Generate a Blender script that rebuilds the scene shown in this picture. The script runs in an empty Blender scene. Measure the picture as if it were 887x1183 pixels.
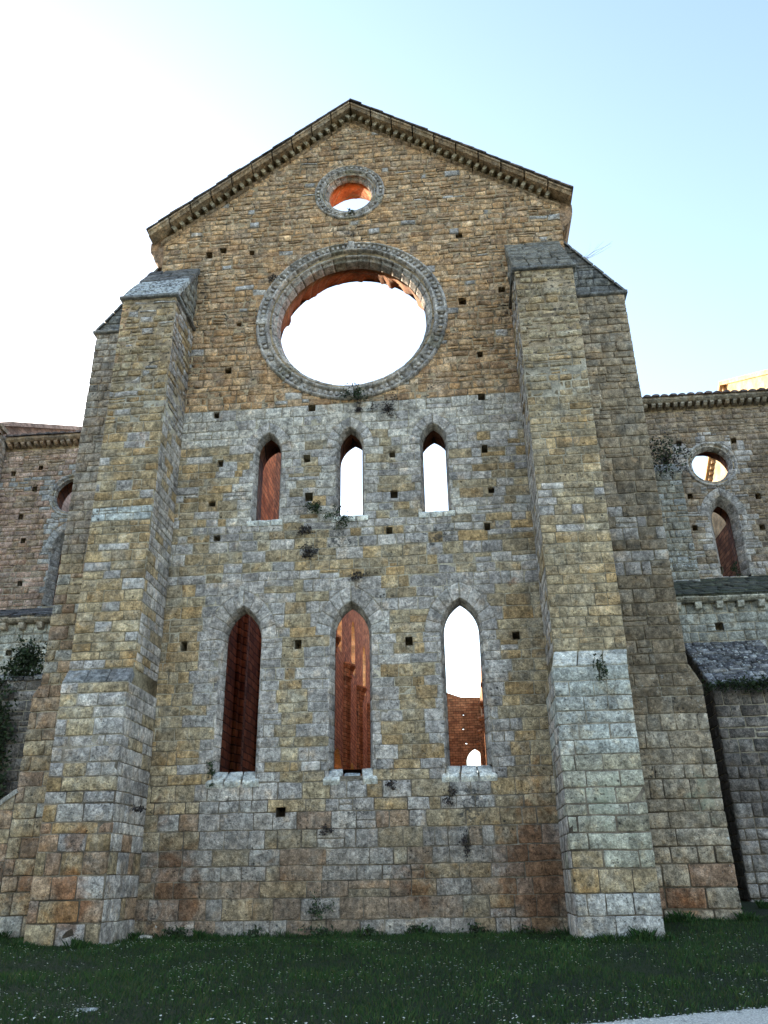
import bpy, math, random
import numpy as np
from mathutils import Vector as V, noise, Matrix
from mathutils.geometry import delaunay_2d_cdt
R = math.radians
rng = random.Random(11)
scn = bpy.context.scene
COL = scn.collection

# ------------------------------------------------------------------ materials
def newmat(name):
    m = bpy.data.materials.new(name); m.use_nodes = True
    nt = m.node_tree; nt.nodes.clear()
    out = nt.nodes.new('ShaderNodeOutputMaterial'); b = nt.nodes.new('ShaderNodeBsdfPrincipled')
    nt.links.new(b.outputs[0], out.inputs[0])
    b.inputs['Roughness'].default_value = .92
    b.inputs['Specular IOR Level'].default_value = .25
    return m, nt, b
class NT:
    def __init__(s, nt): s.nt = nt; s.L = nt.links.new
    def pos(s, scale=(1,1,1)):
        g = s.nt.nodes.new('ShaderNodeNewGeometry')
        if scale == (1,1,1): return g.outputs['Position']
        v = s.nt.nodes.new('ShaderNodeVectorMath'); v.operation = 'MULTIPLY'
        s.L(g.outputs['Position'], v.inputs[0]); v.inputs[1].default_value = scale
        return v.outputs[0]
    def noise(s, vec, sc, det=4, rough=.55, dist=0):
        n = s.nt.nodes.new('ShaderNodeTexNoise'); s.L(vec, n.inputs['Vector'])
        n.inputs['Scale'].default_value = sc; n.inputs['Detail'].default_value = det
        n.inputs['Roughness'].default_value = rough; n.inputs['Distortion'].default_value = dist
        return n.outputs['Fac']
    def vor(s, vec, sc):
        n = s.nt.nodes.new('ShaderNodeTexVoronoi'); s.L(vec, n.inputs['Vector'])
        n.inputs['Scale'].default_value = sc
        return n.outputs['Distance']
    def ramp(s, f, a, b, lo=0., hi=1.):
        m = s.nt.nodes.new('ShaderNodeMapRange'); m.interpolation_type = 'SMOOTHSTEP'
        s.L(f, m.inputs[0]); m.inputs[1].default_value = a; m.inputs[2].default_value = b
        m.inputs[3].default_value = lo; m.inputs[4].default_value = hi
        return m.outputs[0]
    def math(s, op, a, b=None):
        m = s.nt.nodes.new('ShaderNodeMath'); m.operation = op
        for k, x in enumerate((a, b)):
            if x is None: continue
            if isinstance(x, (int, float)): m.inputs[k].default_value = x
            else: s.L(x, m.inputs[k])
        return m.outputs[0]
    def mix(s, f, a, b, mode='MIX'):
        m = s.nt.nodes.new('ShaderNodeMix'); m.data_type = 'RGBA'; m.blend_type = mode
        for idx, x in ((0, f), (6, a), (7, b)):
            if isinstance(x, (int, float)): m.inputs[idx].default_value = x
            elif isinstance(x, tuple): m.inputs[idx].default_value = (*x, 1)
            else: s.L(x, m.inputs[idx])
        return m.outputs[2]
    def attr(s, name):
        a = s.nt.nodes.new('ShaderNodeAttribute'); a.attribute_name = name
        return a
    def bump(s, h, strength, dist, nrm=None):
        b = s.nt.nodes.new('ShaderNodeBump'); s.L(h, b.inputs['Height'])
        b.inputs['Strength'].default_value = strength; b.inputs['Distance'].default_value = dist
        if nrm is not None: s.L(nrm, b.inputs['Normal'])
        return b.outputs[0]
    def grey(s, f):
        c = s.nt.nodes.new('ShaderNodeCombineColor')
        for k in range(3): s.L(f, c.inputs[k])
        return c.outputs[0]

def stone_mat(name, pit=1.0, fine=1.0):
    m, nt, b = newmat(name); N = NT(nt); p = N.pos()
    t = N.attr('tint'); st = N.attr('stain')
    sep = nt.nodes.new('ShaderNodeSeparateColor'); N.L(st.outputs['Color'], sep.inputs[0])
    wl, dk, ru, gr = sep.outputs[0], sep.outputs[1], sep.outputs[2], st.outputs['Alpha']
    n_big = N.noise(p, .9, 5, .6); n_mid = N.noise(p, 5.5, 7, .65, .4); n_fine = N.noise(p, 38, 6, .7)
    c = t.outputs['Color']
    c = N.mix(1., c, N.grey(N.ramp(n_mid, .28, .74, .48, 1.50)), 'MULTIPLY')
    c = N.mix(1., c, N.grey(N.ramp(n_big, .3, .7, .84, 1.16)), 'MULTIPLY')
    c = N.mix(1., c, N.grey(N.ramp(n_fine, .3, .7, .62, 1.34)), 'MULTIPLY')
    c = N.mix(1., c, N.grey(N.ramp(N.noise(p, 14, 5, .7, .3), .32, .68, .66, 1.32)), 'MULTIPLY')
    strk = N.noise(N.pos((2.6, 2.6, .28)), 1.6, 6, .65)
    c = N.mix(1., c, N.grey(N.ramp(strk, .3, .66, .80, 1.12)), 'MULTIPLY')
    # warm / cool drift inside a stone
    n_hue = N.noise(p, 2.6, 4, .6)
    c = N.mix(N.ramp(n_hue, .52, .7, 0, .5), c, N.mix(1., c, (1.22, .98, .70), 'MULTIPLY'))
    bw = nt.nodes.new('ShaderNodeRGBToBW'); N.L(c, bw.inputs[0])
    film = N.mix(1., N.grey(bw.outputs[0]), (1.12, 1.07, .96), 'MULTIPLY')
    c = N.mix(N.ramp(N.noise(p, 1.9, 7, .68, .6), .46, .68, 0, .42), c, film)
    # rust, green, dark and white growth, each with an outline of its own
    nr = N.noise(p, 2.2, 6, .65, .5)
    fr = N.ramp(N.math('ADD', ru, N.math('MULTIPLY', N.math('SUBTRACT', nr, .5), 1.5)), .35, .75)
    c = N.mix(N.math('MULTIPLY', fr, .8), c, N.mix(1., c, (.74, .50, .36), 'MULTIPLY'))
    ng = N.noise(p, 3.1, 6, .65, .4)
    fg = N.ramp(N.math('ADD', gr, N.math('MULTIPLY', N.math('SUBTRACT', ng, .5), 1.6)), .35, .75)
    c = N.mix(N.math('MULTIPLY', fg, .5), c, (.34, .365, .275))
    nd = N.noise(p, 7.5, 8, .72, .6)
    fd = N.ramp(N.math('ADD', dk, N.math('MULTIPLY', N.math('SUBTRACT', nd, .5), 1.9)), .42, .66)
    c = N.mix(N.math('MULTIPLY', fd, .86), c, (.045, .043, .042))
    nw = N.noise(p, 10.5, 8, .74, .5)
    fw = N.ramp(N.math('ADD', wl, N.math('MULTIPLY', N.math('SUBTRACT', nw, .5), 2.0)), .45, .62)
    c = N.mix(N.math('MULTIPLY', fw, .85), c, (.60, .61, .60))
    # pits of the travertine-like stone
    pm = N.ramp(N.noise(p, 3.3, 3, .5), .38, .58)
    pits = N.math('MULTIPLY', N.ramp(N.vor(p, 15), .12, .27, 1, 0), N.math('MULTIPLY', pm, N.ramp(n_fine, .42, .55)))
    pm2 = N.ramp(N.noise(p, 1.7, 5, .65), .50, .66)
    pits2 = N.math('MULTIPLY', N.ramp(N.math('ADD', N.vor(p, 7.5), N.math('MULTIPLY', n_fine, .25)), .26, .36, 1, 0), pm2)
    pits = N.math('MAXIMUM', pits, pits2)
    c = N.mix(N.math('MULTIPLY', pits, .8 * pit), c, (.03, .028, .025))
    N.L(c, b.inputs['Base Color'])
    h = N.math('ADD', N.math('MULTIPLY', n_mid, 1.3), N.math('MULTIPLY', n_fine, .55))
    h = N.math('SUBTRACT', h, N.math('MULTIPLY', pits, 1.1 * pit))
    N.L(N.bump(h, .9 * fine, .035), b.inputs['Normal'])
    return m

def mortar_mat():
    m, nt, b = newmat('mortar'); N = NT(nt); p = N.pos()
    sx = nt.nodes.new('ShaderNodeSeparateXYZ'); N.L(p, sx.inputs[0])
    lo = N.mix(N.ramp(N.noise(p, 1.3, 5), .35, .65), (.11, .085, .065), (.28, .23, .175))
    mi = N.mix(N.ramp(N.noise(p, 1.1, 5), .3, .6), (.30, .25, .18), (.48, .41, .31))
    hi = N.mix(N.ramp(N.noise(p, 1.7, 5), .3, .6), (.27, .19, .115), (.46, .34, .215))
    c = N.mix(N.ramp(sx.outputs[2], 2.8, 5.), lo, mi)
    c = N.mix(N.ramp(sx.outputs[2], 12.5, 13.5), c, hi)
    c = N.mix(1., c, N.grey(N.ramp(N.noise(p, 30, 5, .7), .3, .7, .7, 1.2)), 'MULTIPLY')
    c = N.mix(1., c, N.grey(N.ramp(N.noise(p, 2.3, 6, .7, .5), .32, .68, .5, 1.3)), 'MULTIPLY')
    gapf = N.noise(N.pos((1, 1, 2.2)), 4.5, 6, .7, .4)
    c = N.mix(N.math('MULTIPLY', N.ramp(gapf, .53, .60, 0, .9), N.ramp(sx.outputs[2], 12.5, 13.5, .45, 1.)), c, (.03, .025, .02))
    N.L(c, b.inputs['Base Color']); N.L(N.bump(N.noise(p, 25, 6, .7), .7, .02), b.inputs['Normal'])
    return m

def brick_mat(name, c1, c2, mort, sc=1.0, axis='YZ'):
    """coursed masonry; the inner reds partly hold painted warm bounce light"""
    m, nt, b = newmat(name); N = NT(nt); g = N.pos()
    sx = nt.nodes.new('ShaderNodeSeparateXYZ'); N.L(g, sx.inputs[0])
    cx = nt.nodes.new('ShaderNodeCombineXYZ')
    a = N.math('ADD', sx.outputs[0], sx.outputs[1])
    N.L(a, cx.inputs[0]); N.L(sx.outputs[2], cx.inputs[1])
    wob = nt.nodes.new('ShaderNodeTexNoise'); wob.inputs['Scale'].default_value = 1.2; N.L(g, wob.inputs['Vector'])
    vm = nt.nodes.new('ShaderNodeVectorMath'); vm.operation = 'MULTIPLY_ADD'
    N.L(wob.outputs['Color'], vm.inputs[0]); vm.inputs[1].default_value = (.12, .12, 0); N.L(cx.outputs[0], vm.inputs[2])
    br = nt.nodes.new('ShaderNodeTexBrick'); N.L(vm.outputs[0], br.inputs['Vector'])
    br.inputs['Scale'].default_value = sc; br.inputs['Brick Width'].default_value = .55; br.inputs['Row Height'].default_value = .26
    br.inputs['Mortar Size'].default_value = .026; br.inputs['Mortar Smooth'].default_value = .3
    br.inputs['Color1'].default_value = (*c1, 1); br.inputs['Color2'].default_value = (*c2, 1); br.inputs['Mortar'].default_value = (*mort, 1)
    c = N.mix(1., br.outputs['Color'], N.grey(N.ramp(N.noise(g, 1.4, 7, .65), .3, .7, .55, 1.3)), 'MULTIPLY')
    c = N.mix(1., c, N.grey(N.ramp(N.noise(g, 14, 6, .7), .3, .7, .7, 1.25)), 'MULTIPLY')
    N.L(c, b.inputs['Base Color'])
    h = N.math('SUBTRACT', N.noise(g, 12, 6, .7), br.outputs['Fac'])
    N.L(N.bump(h, .6, .03), b.inputs['Normal'])
    return m

def plain_mat(name, ca, cb, sc=6, bump=.5, bsc=20, dist=.02, rough=.92):
    m, nt, b = newmat(name); N = NT(nt); p = N.pos()
    c = N.mix(N.ramp(N.noise(p, sc, 7, .65, .3), .32, .68), ca, cb)
    c = N.mix(1., c, N.grey(N.ramp(N.noise(p, sc * 6, 5, .7), .3, .7, .7, 1.25)), 'MULTIPLY')
    N.L(c, b.inputs['Base Color']); b.inputs['Roughness'].default_value = rough
    N.L(N.bump(N.noise(p, bsc, 6, .7), bump, dist), b.inputs['Normal'])
    return m

def attr_mat(name, rough=.8, spec=.2, trans=0):
    m, nt, b = newmat(name); N = NT(nt)
    N.L(N.attr('tint').outputs['Color'], b.inputs['Base Color'])
    b.inputs['Roughness'].default_value = rough; b.inputs['Specular IOR Level'].default_value = spec
    return m

STONE = stone_mat('weathered_stone'); STONE2 = stone_mat('dressed_stone', .5, .7); MORTAR = mortar_mat()
BRICK = brick_mat('red_masonry', (.28, .115, .055), (.12, .043, .022), (.06, .03, .018))  # part brick red, part warm bounced light painted in
BRICK2 = brick_mat('nave_masonry', (.52, .23, .10), (.28, .105, .045), (.13, .06, .03))
PINKWALL = brick_mat('pink_grey_stone', (.40, .28, .23), (.32, .22, .18), (.22, .15, .12))
PALEWALL = brick_mat('sunlit_pale_stone', (.62, .43, .24), (.52, .34, .19), (.5, .38, .25))  # sunlight painted in as paleness on clerestory reveals and the gable
PLAIN = brick_mat('coursed_stone', (.30, .25, .17), (.24, .20, .14), (.28, .24, .18))
TILE = plain_mat('old_roof_tile', (.10, .07, .055), (.23, .15, .11), 5)
LEAF = attr_mat('leaf_green')
GRASSM = attr_mat('grass_blade', .75)

# ------------------------------------------------------------------ mesh builder
class MB:
    def __init__(s): s.v = []; s.f = []; s.m = []; s.t = []; s.s = []; s.flat = []
    def vert(s, p, t=(.3,.3,.3), st=(0,0,0,0)):
        s.v.append((p[0], p[1], p[2])); s.t.append((*t, 1)); s.s.append(st); return len(s.v) - 1
    def face(s, idx, m=0): s.f.append(tuple(idx)); s.m.append(m)
    def poly(s, pts, m=0, t=(.3,.3,.3), st=(0,0,0,0)):
        s.face([s.vert(p, t, st) for p in pts], m)
    def box(s, a, b, m=0, t=(.3,.3,.3), st=(0,0,0,0)):
        (x0,y0,z0),(x1,y1,z1) = a, b
        P = [s.vert(p, t, st) for p in ((x0,y0,z0),(x1,y0,z0),(x1,y1,z0),(x0,y1,z0),(x0,y0,z1),(x1,y0,z1),(x1,y1,z1),(x0,y1,z1))]
        for q in ((3,2,1,0),(4,5,6,7),(0,1,5,4),(1,2,6,5),(2,3,7,6),(3,0,4,7)): s.face([P[k] for k in q], m)
    def prism(s, pts2, fn, d0, d1, m=0, t=(.3,.3,.3), st=(0,0,0,0)):
        """convex outline pts2 extruded: fn(a, b, d) -> point"""
        A = [s.vert(fn(a, b, d0), t, st) for a, b in pts2]; B = [s.vert(fn(a, b, d1), t, st) for a, b in pts2]
        s.face(A, m); s.face(B[::-1], m); n = len(pts2)
        for k in range(n): s.face((A[k], B[k], B[(k+1)%n], A[(k+1)%n]), m)
    def build(s, name, mats, parent=None, smooth=True):
        me = bpy.data.meshes.new(name)
        me.from_pydata(s.v, [], s.f)
        for mt in (mats if isinstance(mats, (list, tuple)) else [mats]): me.materials.append(mt)
        me.polygons.foreach_set('material_index', s.m)
        if smooth: me.polygons.foreach_set('use_smooth', [True] * len(s.f))
        a = me.color_attributes.new('tint', 'FLOAT_COLOR', 'POINT'); a.data.foreach_set('color', np.array(s.t, dtype=np.float32).ravel())
        a = me.color_attributes.new('stain', 'FLOAT_COLOR', 'POINT'); a.data.foreach_set('color', np.array(s.s, dtype=np.float32).ravel())
        import bmesh
        bm = bmesh.new(); bm.from_mesh(me); bmesh.ops.recalc_face_normals(bm, faces=bm.faces); bm.to_mesh(me); bm.free()
        o = bpy.data.objects.new(name, me); COL.objects.link(o)
        if parent: o.parent = parent
        return o
def empty(name, loc=(0,0,0), parent=None):
    o = bpy.data.objects.new(name, None); o.location = loc; COL.objects.link(o)
    if parent: o.parent = parent
    return o
def tag(o, label=None, cat=None, group=None, kind=None):
    if label: o['label'] = label
    if cat: o['category'] = cat
    if group: o['group'] = group
    if kind: o['kind'] = kind
    return o
def cp(o, parent=None):
    c = o.copy(); COL.objects.link(c)
    if parent: c.parent = parent
    return c

NOST = lambda p: (0, 0, 0, 0)
def n3(x, y, z): return noise.noise(V((x, y, z)))
def ticks(L, e, res):
    e = min(e, L * .2); k = max(1, round((L - 2*e) / res))
    return [0.] + [(e + (L - 2*e) * i / k) / L for i in range(k + 1)] + [1.]
def gblock(mb, P, N, la, lb, tint, st=NOST, depth=.1, e=.02, pil=.014, rough=.006, jit=.006, off=0., res=.16, mat=0):
    """one stone: a worn pillow-edged face over the patch P(a, b), sides running back along -N"""
    A = ticks(la, e, res); B = ticks(lb, e, res); na, nb = len(A), len(B)
    sd = rng.random() * 50; idx = {}
    for i, a in enumerate(A):
        for j, b in enumerate(B):
            bi, bj = i in (0, na-1), j in (0, nb-1)
            a2, b2 = a, b
            if bi or bj:
                q0 = P(a, b); k = .5 + n3(q0[0]*5+sd, q0[1]*5, q0[2]*5)
                c = 2.2 if bi and bj else 1.
                a2 += (.5 - a) * 2 * max(0, k) * jit * c / la if bi else 0
                b2 += (.5 - b) * 2 * max(0, k) * jit * c / lb if bj else 0
            p = V(P(a2, b2)); n = N(a, b) if callable(N) else N
            d = off + rough * (n3(p.x*4+sd, p.y*4, p.z*4) + .5 * n3(p.x*11, p.y*11+sd, p.z*11))
            if bi or bj: d -= pil * (1.6 if bi and bj else 1.)
            p = p + n * d
            idx[i, j] = mb.vert(p, tint, st(p))
    for i in range(na-1):
        for j in range(nb-1): mb.face((idx[i,j], idx[i+1,j], idx[i+1,j+1], idx[i,j+1]), mat)
    ring = [(i,0) for i in range(na)] + [(na-1,j) for j in range(1,nb)] + [(i,nb-1) for i in range(na-2,-1,-1)] + [(0,j) for j in range(nb-2,0,-1)]
    bk = []
    for i, j in ring:
        n = N(A[i], B[j]) if callable(N) else N
        v = V(mb.v[idx[i,j]]); bk.append(mb.vert(v - n * depth, tint, mb.s[idx[i,j]]))
    for k in range(len(ring)):
        k2 = (k+1) % len(ring); mb.face((idx[ring[k2]], idx[ring[k]], bk[k], bk[k2]), mat)

def inpoly(s, t, P):
    r = False; j = len(P) - 1
    for i in range(len(P)):
        (x0, y0), (x1, y1) = P[i], P[j]
        if (y0 > t) != (y1 > t) and s < (x1-x0) * (t-y0) / (y1-y0) + x0: r = not r
        j = i
    return r
def bbox(P): return min(p[0] for p in P), max(p[0] for p in P), min(p[1] for p in P), max(p[1] for p in P)
def cdt(outer, holes, extra=()):
    """triangles of outer minus holes"""
    vs = []; es = []
    for P in [outer] + list(holes):
        k = len(vs); vs += [V(p) for p in P]; es += [(k+i, k+(i+1) % len(P)) for i in range(len(P))]
    vs += [V(p) for p in extra]
    r = delaunay_2d_cdt(vs, es, [], 0, 1e-5)
    out = []
    for f in r[2]:
        c = [sum(r[0][i][k] for i in f) / len(f) for k in (0, 1)]
        if inpoly(*c, outer) and not any(inpoly(*c, h) for h in holes): out.append(tuple(f))
    return r[0], out
def cblock(mb, rect, region, holes, mp, N, tint, st, depth, pil, rough, off, res, mat):
    s0, s1, t0, t1 = rect
    ns = max(2, round((s1-s0)/res)); ntt = max(2, round((t1-t0)/res))
    out = [(s0+(s1-s0)*i/ns, t0) for i in range(ns)] + [(s1, t0+(t1-t0)*i/ntt) for i in range(ntt)] + \
          [(s1-(s1-s0)*i/ns, t1) for i in range(ns)] + [(s0, t1-(t1-t0)*i/ntt) for i in range(ntt)]
    e = .02; ex = []
    for i in range(ns+1):
        for j in range(ntt+1):
            ex.append((s0+e+(s1-s0-2*e)*i/ns, t0+e+(t1-t0-2*e)*j/ntt))
    cons = [h for h in holes]; reg = [region] if region else []
    vs = []; es = []
    for P in [out] + cons + reg:
        k = len(vs); vs += [V(p) for p in P]; es += [(k+i, k+(i+1) % len(P)) for i in range(len(P))]
    vs += [V(p) for p in ex]
    r = delaunay_2d_cdt(vs, es, [], 0, 1e-5)
    keep = []; area = 0
    for f in r[2]:
        c = [sum(r[0][i][k] for i in f) / len(f) for k in (0, 1)]
        if not (s0 < c[0] < s1 and t0 < c[1] < t1): continue
        if region and not inpoly(*c, region): continue
        if any(inpoly(*c, h) for h in holes): continue
        keep.append(f); a, b, d = (r[0][i] for i in f[:3]); area += abs((b-a).cross(d-a)) / 2
    if area < .006: return
    cnt = {}
    for f in keep:
        for i in range(len(f)):
            k = tuple(sorted((f[i], f[(i+1) % len(f)]))); cnt[k] = cnt.get(k, 0) + 1
    bnd = {i for k, n in cnt.items() if n == 1 for i in k}
    sd = rng.random() * 50; ix = {}
    for f in keep:
        for i in f:
            if i in ix: continue
            p = V(mp(*r[0][i]))
            d = off + rough * (n3(p.x*4+sd, p.y*4, p.z*4) + .5 * n3(p.x*11, p.y*11+sd, p.z*11)) - (pil if i in bnd else 0)
            p = p + N * d; ix[i] = mb.vert(p, tint, st(p))
    for f in keep: mb.face([ix[i] for i in f], mat)
    bk = {i: mb.vert(V(mb.v[ix[i]]) - N * depth, tint, mb.s[ix[i]]) for i in bnd}
    for (i, j), n in cnt.items():
        if n == 1: mb.face((ix[i], ix[j], bk[j], bk[i]), mat)

def masonry(mb, mp, N, rng_s, courses, width, tint, st=NOST, region=None, holes=(), split=0., gap=.007, depth=.1,
            pil=.005, rough=.009, jit=.012, offs=.007, res=.17, mat=0):
    """rows of individual stones between the course lines; mp(s, t) -> point"""
    hb = [(h, bbox(h)) for h in holes]
    for t0, t1 in zip(courses[:-1], courses[1:]):
        a, b = rng_s(t0, t1) if callable(rng_s) else rng_s
        s = a; first = True
        while s < b - 1e-4:
            w = width(t0) * rng.choice((.55,.8,1.,1.,1.2,1.6)) * rng.uniform(.85, 1.15)
            if first: w *= rng.uniform(.4, 1.); first = False
            e = s + w
            if b - e < width(t0) * .45: e = b
            parts = [(t0, t1)]
            if rng.random() < split:
                k = t0 + (t1 - t0) * rng.uniform(.38, .62); parts = [(t0, k), (k, t1)]
            for (u0, u1) in parts:
                g = gap * rng.choice((.2, .3, .5, .7, 1., 1.4))
                rect = (s + g, e - g, u0 + g, u1 - g)
                tc = tint((s+e)/2, (u0+u1)/2); of = rng.uniform(-offs, offs)
                near = [h for h, bb in hb if bb[1] > rect[0] and bb[0] < rect[1] and bb[3] > rect[2] and bb[2] < rect[3]]
                corners = ((rect[0],rect[2]),(rect[1],rect[2]),(rect[1],rect[3]),(rect[0],rect[3]))
                ins = [inpoly(*c, region) for c in corners] if region else [True]*4
                if region and not any(ins):
                    continue
                if near or not all(ins):
                    cblock(mb, rect, region if not all(ins) else None, near, mp, N, tc, st, depth, pil, rough, of, .12, mat)
                else:
                    gblock(mb, lambda x, y, r=rect: mp(r[0]+(r[1]-r[0])*x, r[2]+(r[3]-r[2])*y), N,
                           rect[1]-rect[0], rect[3]-rect[2], tc, st, depth, .02, pil, rough, jit, of, res, mat)
            s = e
def mkcourses(t0, t1, h, stops=()):
    out = [t0]; stops = sorted([x for x in stops if t0 < x < t1] + [t1])
    for stp in stops:
        while out[-1] < stp - 1e-4:
            d = (h(out[-1]) if callable(h) else h) * rng.uniform(.76, 1.24)
            out.append(stp if stp - out[-1] - d < d * .55 else out[-1] + d)
    return out

# ------------------------------------------------------------------ stone colours (albedo per stone)
OCHRE = [(.46,.33,.165),(.41,.30,.155),(.50,.375,.195),(.35,.255,.135),(.45,.355,.205),(.39,.31,.18),(.43,.30,.14)]
OLIVE = [(.42,.34,.20),(.37,.305,.18),(.46,.38,.225),(.39,.31,.18),(.33,.27,.165)]
GREY = [(.43,.40,.345),(.49,.455,.39),(.37,.35,.31),(.53,.49,.41),(.40,.375,.325),(.45,.43,.38)]
RUBBLE = [(.54,.36,.18),(.46,.305,.155),(.60,.43,.235),(.37,.245,.135),(.52,.345,.17),(.58,.44,.27),(.44,.31,.18)]
BROWN = [(.33,.225,.14),(.37,.26,.16),(.29,.20,.13),(.40,.29,.175)]
LGREY = [(.52,.49,.42),(.57,.54,.46),(.46,.435,.375),(.50,.46,.38)]
PURP = [(.38,.27,.195),(.42,.31,.22),(.32,.24,.18),(.44,.33,.25),(.36,.285,.22)]
def tone(pal, f): return [tuple(a*b for a, b in zip(c, f)) for c in pal]
OCHRE = tone(OCHRE, (1.04,.95,.93)); OLIVE = tone(OLIVE, (1.05,.97,1.0)); GREY = tone(GREY, (1.03,.96,1.0)); LGREY = tone(LGREY, (1.12,1.04,1.04))
RUBBLE = tone(RUBBLE, (1.10,.95,.90)); BROWN = tone(BROWN, (.95,.85,.85)); PURP = tone(PURP, (1.25,1.1,1.1))
def pick(pal, v=.14):
    c = rng.choice(pal); k = (1 + rng.uniform(-v, v)) * .94
    m = [sum(q[i] for q in pal) / len(pal) for i in range(3)]; g = sum(c) / 3
    return tuple((x*.78 + y*.22) * k * .95 + g * .05 * k for x, y in zip(c, m))
def sstep(a, b, x):
    t = max(0., min(1., (x-a)/(b-a))); return t*t*(3-2*t)

# ------------------------------------------------------------------ window profiles
def arch_pts(a, h, n=9):
    """pointed arch above its spring line: (+a, 0) over the tip (0, h) to (-a, 0)"""
    c = (a*a - h*h) / (2*a); Rr = a - c; ph = math.atan2(h, -c)
    r = [(c + Rr*math.cos(ph*i/n), Rr*math.sin(ph*i/n)) for i in range(n+1)]
    r[-1] = (0, h)
    return r + [(-x, y) for x, y in r[-2::-1]]
def lancet(cx, a, sill, spring, h, n=9):
    return [(cx-a, sill), (cx+a, sill)] + [(cx+x, spring+y) for x, y in arch_pts(a, h, n)]
def circle(cx, cz, r, n=64): return [(cx + r*math.cos(2*math.pi*k/n), cz + r*math.sin(2*math.pi*k/n)) for k in range(n)]
def rect_h(x, z, w=.2, h=.22): return [(x-w/2, z-h/2), (x+w/2, z-h/2), (x+w/2, z+h/2), (x-w/2, z+h/2)]
def arch_ring(a, h, t, n, sub=4):
    """(angle-parametrised) wedges between a pointed arch and its outer line"""
    c = (a*a - h*h) / (2*a); Rr = a - c; ph = math.atan2(h, -c)
    ph2 = math.acos(max(-1, min(1, -c/(Rr+t))))
    out = []
    for side in (1, -1):
        for k in range(n):
            def P(u, v, k=k, side=side):
                f = (k + u) / n; A = ph + (ph2 - ph) * v
                rr = Rr + t*v
                return (side * (c + rr*math.cos(A*f)), rr*math.sin(A*f))
            out.append((P, Rr*ph/n, side))
    return out
def ring_outline(cx, a, sill, spring, h, t, n=9):
    """outline the coursed stones stop at: jambs, then the outer line of the arch stones"""
    c = (a*a - h*h) / (2*a); Rr = a - c + t; ph = math.acos(max(-1, min(1, -c/Rr)))
    arc = [(c + Rr*math.cos(ph*i/n), Rr*math.sin(ph*i/n)) for i in range(n+1)]; arc[-1] = (0, arc[-1][1])
    arc = arc + [(-x, y) for x, y in arc[-2::-1]]
    return [(cx-a, sill), (cx+a, sill), (cx+a, spring)] + [(cx+x, spring+y) for x, y in arc] + [(cx-a, spring)]

CH = tag(empty('abbey_church'), 'ruined roofless stone abbey church with tall gabled front, round rose window and pointed lancets', 'church')
YW = 1.2                                   # wall thickness
XL, XR = -5.85, 6.28
LOW = [(-2.66, .505, 3.40, 6.45, .84), (.01, .505, 3.40, 6.45, .84), (2.65, .505, 3.40, 6.42, .84)]
UP = [(-2.23, .37, 9.68, 11.55, .62), (-.02, .37, 9.68, 11.58, .62), (2.20, .37, 9.68, 11.55, .62)]
ROSEBRICK = brick_mat('rose_brick', (.40,.17,.075), (.27,.10,.045), (.28,.16,.09), 1.9)
ROSE = (-.0, 15.80, 2.77); OCU = (-.06, 20.62, 1.10)
PUT = [(-3.74,12.82),(-1.08,12.85),(3.54,12.87),(-3.52,11.3),(-1.18,11.29),(1.1,11.28),(3.52,11.28),(-3.67,10.12),(-1.1,10.16),(1.12,10.11),(3.61,10.08),
       (-3.46,9.13),(.98,9.1),(3.44,9.08),(-4.08,6.32),(-1.27,6.25),(1.4,6.22),(3.92,6.26),(-4.37,18.54),(-3.95,18.68),(-3.05,18.5),(-3.3,15.87),
       (3.24,18.57),(4.35,16.43),(3.2,16.12),(3.59,14.25),(-3.52,14.27),(-1.54,2.48)]
HOLES = [rect_h(x, z, rng.uniform(.15,.22), rng.uniform(.17,.26)) for x, z in PUT]
def rake(x): return 23.70 - .778*(-x) if x < 0 else 23.70 - .69*x
BAND = 12.94

# ------------------------------------------------------------------ the gabled front wall
def grey_prob(x, z):
    if z > BAND: return .04
    if z > 12.0: return .93 if abs(x) < 4.6 else .8
    g = 0.
    for cx, a, s, sp, h in UP:
        if s - .35 < z: g = max(g, 1 - sstep(.05, .55, max(0, abs(x-cx) - a)))
    if 9.6 < z < 12.2: g = max(g, .42)
    if 9.2 < z < 9.7: g = max(g, .5)
    for cx, a, s, sp, h in LOW:
        if s - .1 < z < 8.0: g = max(g, 1 - sstep(.12, .85, max(0, abs(x-cx) - a)))
        if z <= s - .1: g = max(g, .85 * (1 - sstep(.45, 1.1, abs(x-cx))) * sstep(.2, 1.4, z))
    if 7.7 < z < 9.2: g = max(g, .45)
    if z < .45: g = max(g, .42)
    if z < 3.2: g = max(g, .25)
    return g
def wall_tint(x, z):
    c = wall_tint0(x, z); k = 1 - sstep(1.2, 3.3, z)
    if k > 0:                                     # damp stones low down: browner, more alike, with ground shade and vignetting painted in
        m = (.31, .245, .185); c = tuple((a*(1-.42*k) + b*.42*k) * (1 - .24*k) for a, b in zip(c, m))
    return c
def wall_tint0(x, z):
    if 11.7 < z < BAND and rng.random() < .84: return pick(LGREY, .1)
    if 9.5 < z < 12 and any(abs(x-cx) < .75 for cx, *_ in UP) and rng.random() < .6: return pick(LGREY, .12)
    if rng.random() < grey_prob(x, z): return pick(GREY)
    if z > BAND: return pick(RUBBLE, .2)
    if z < 2.6 and rng.random() < .5: return pick(BROWN)
    return pick(OCHRE if rng.random() < .45 else OLIVE)
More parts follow.
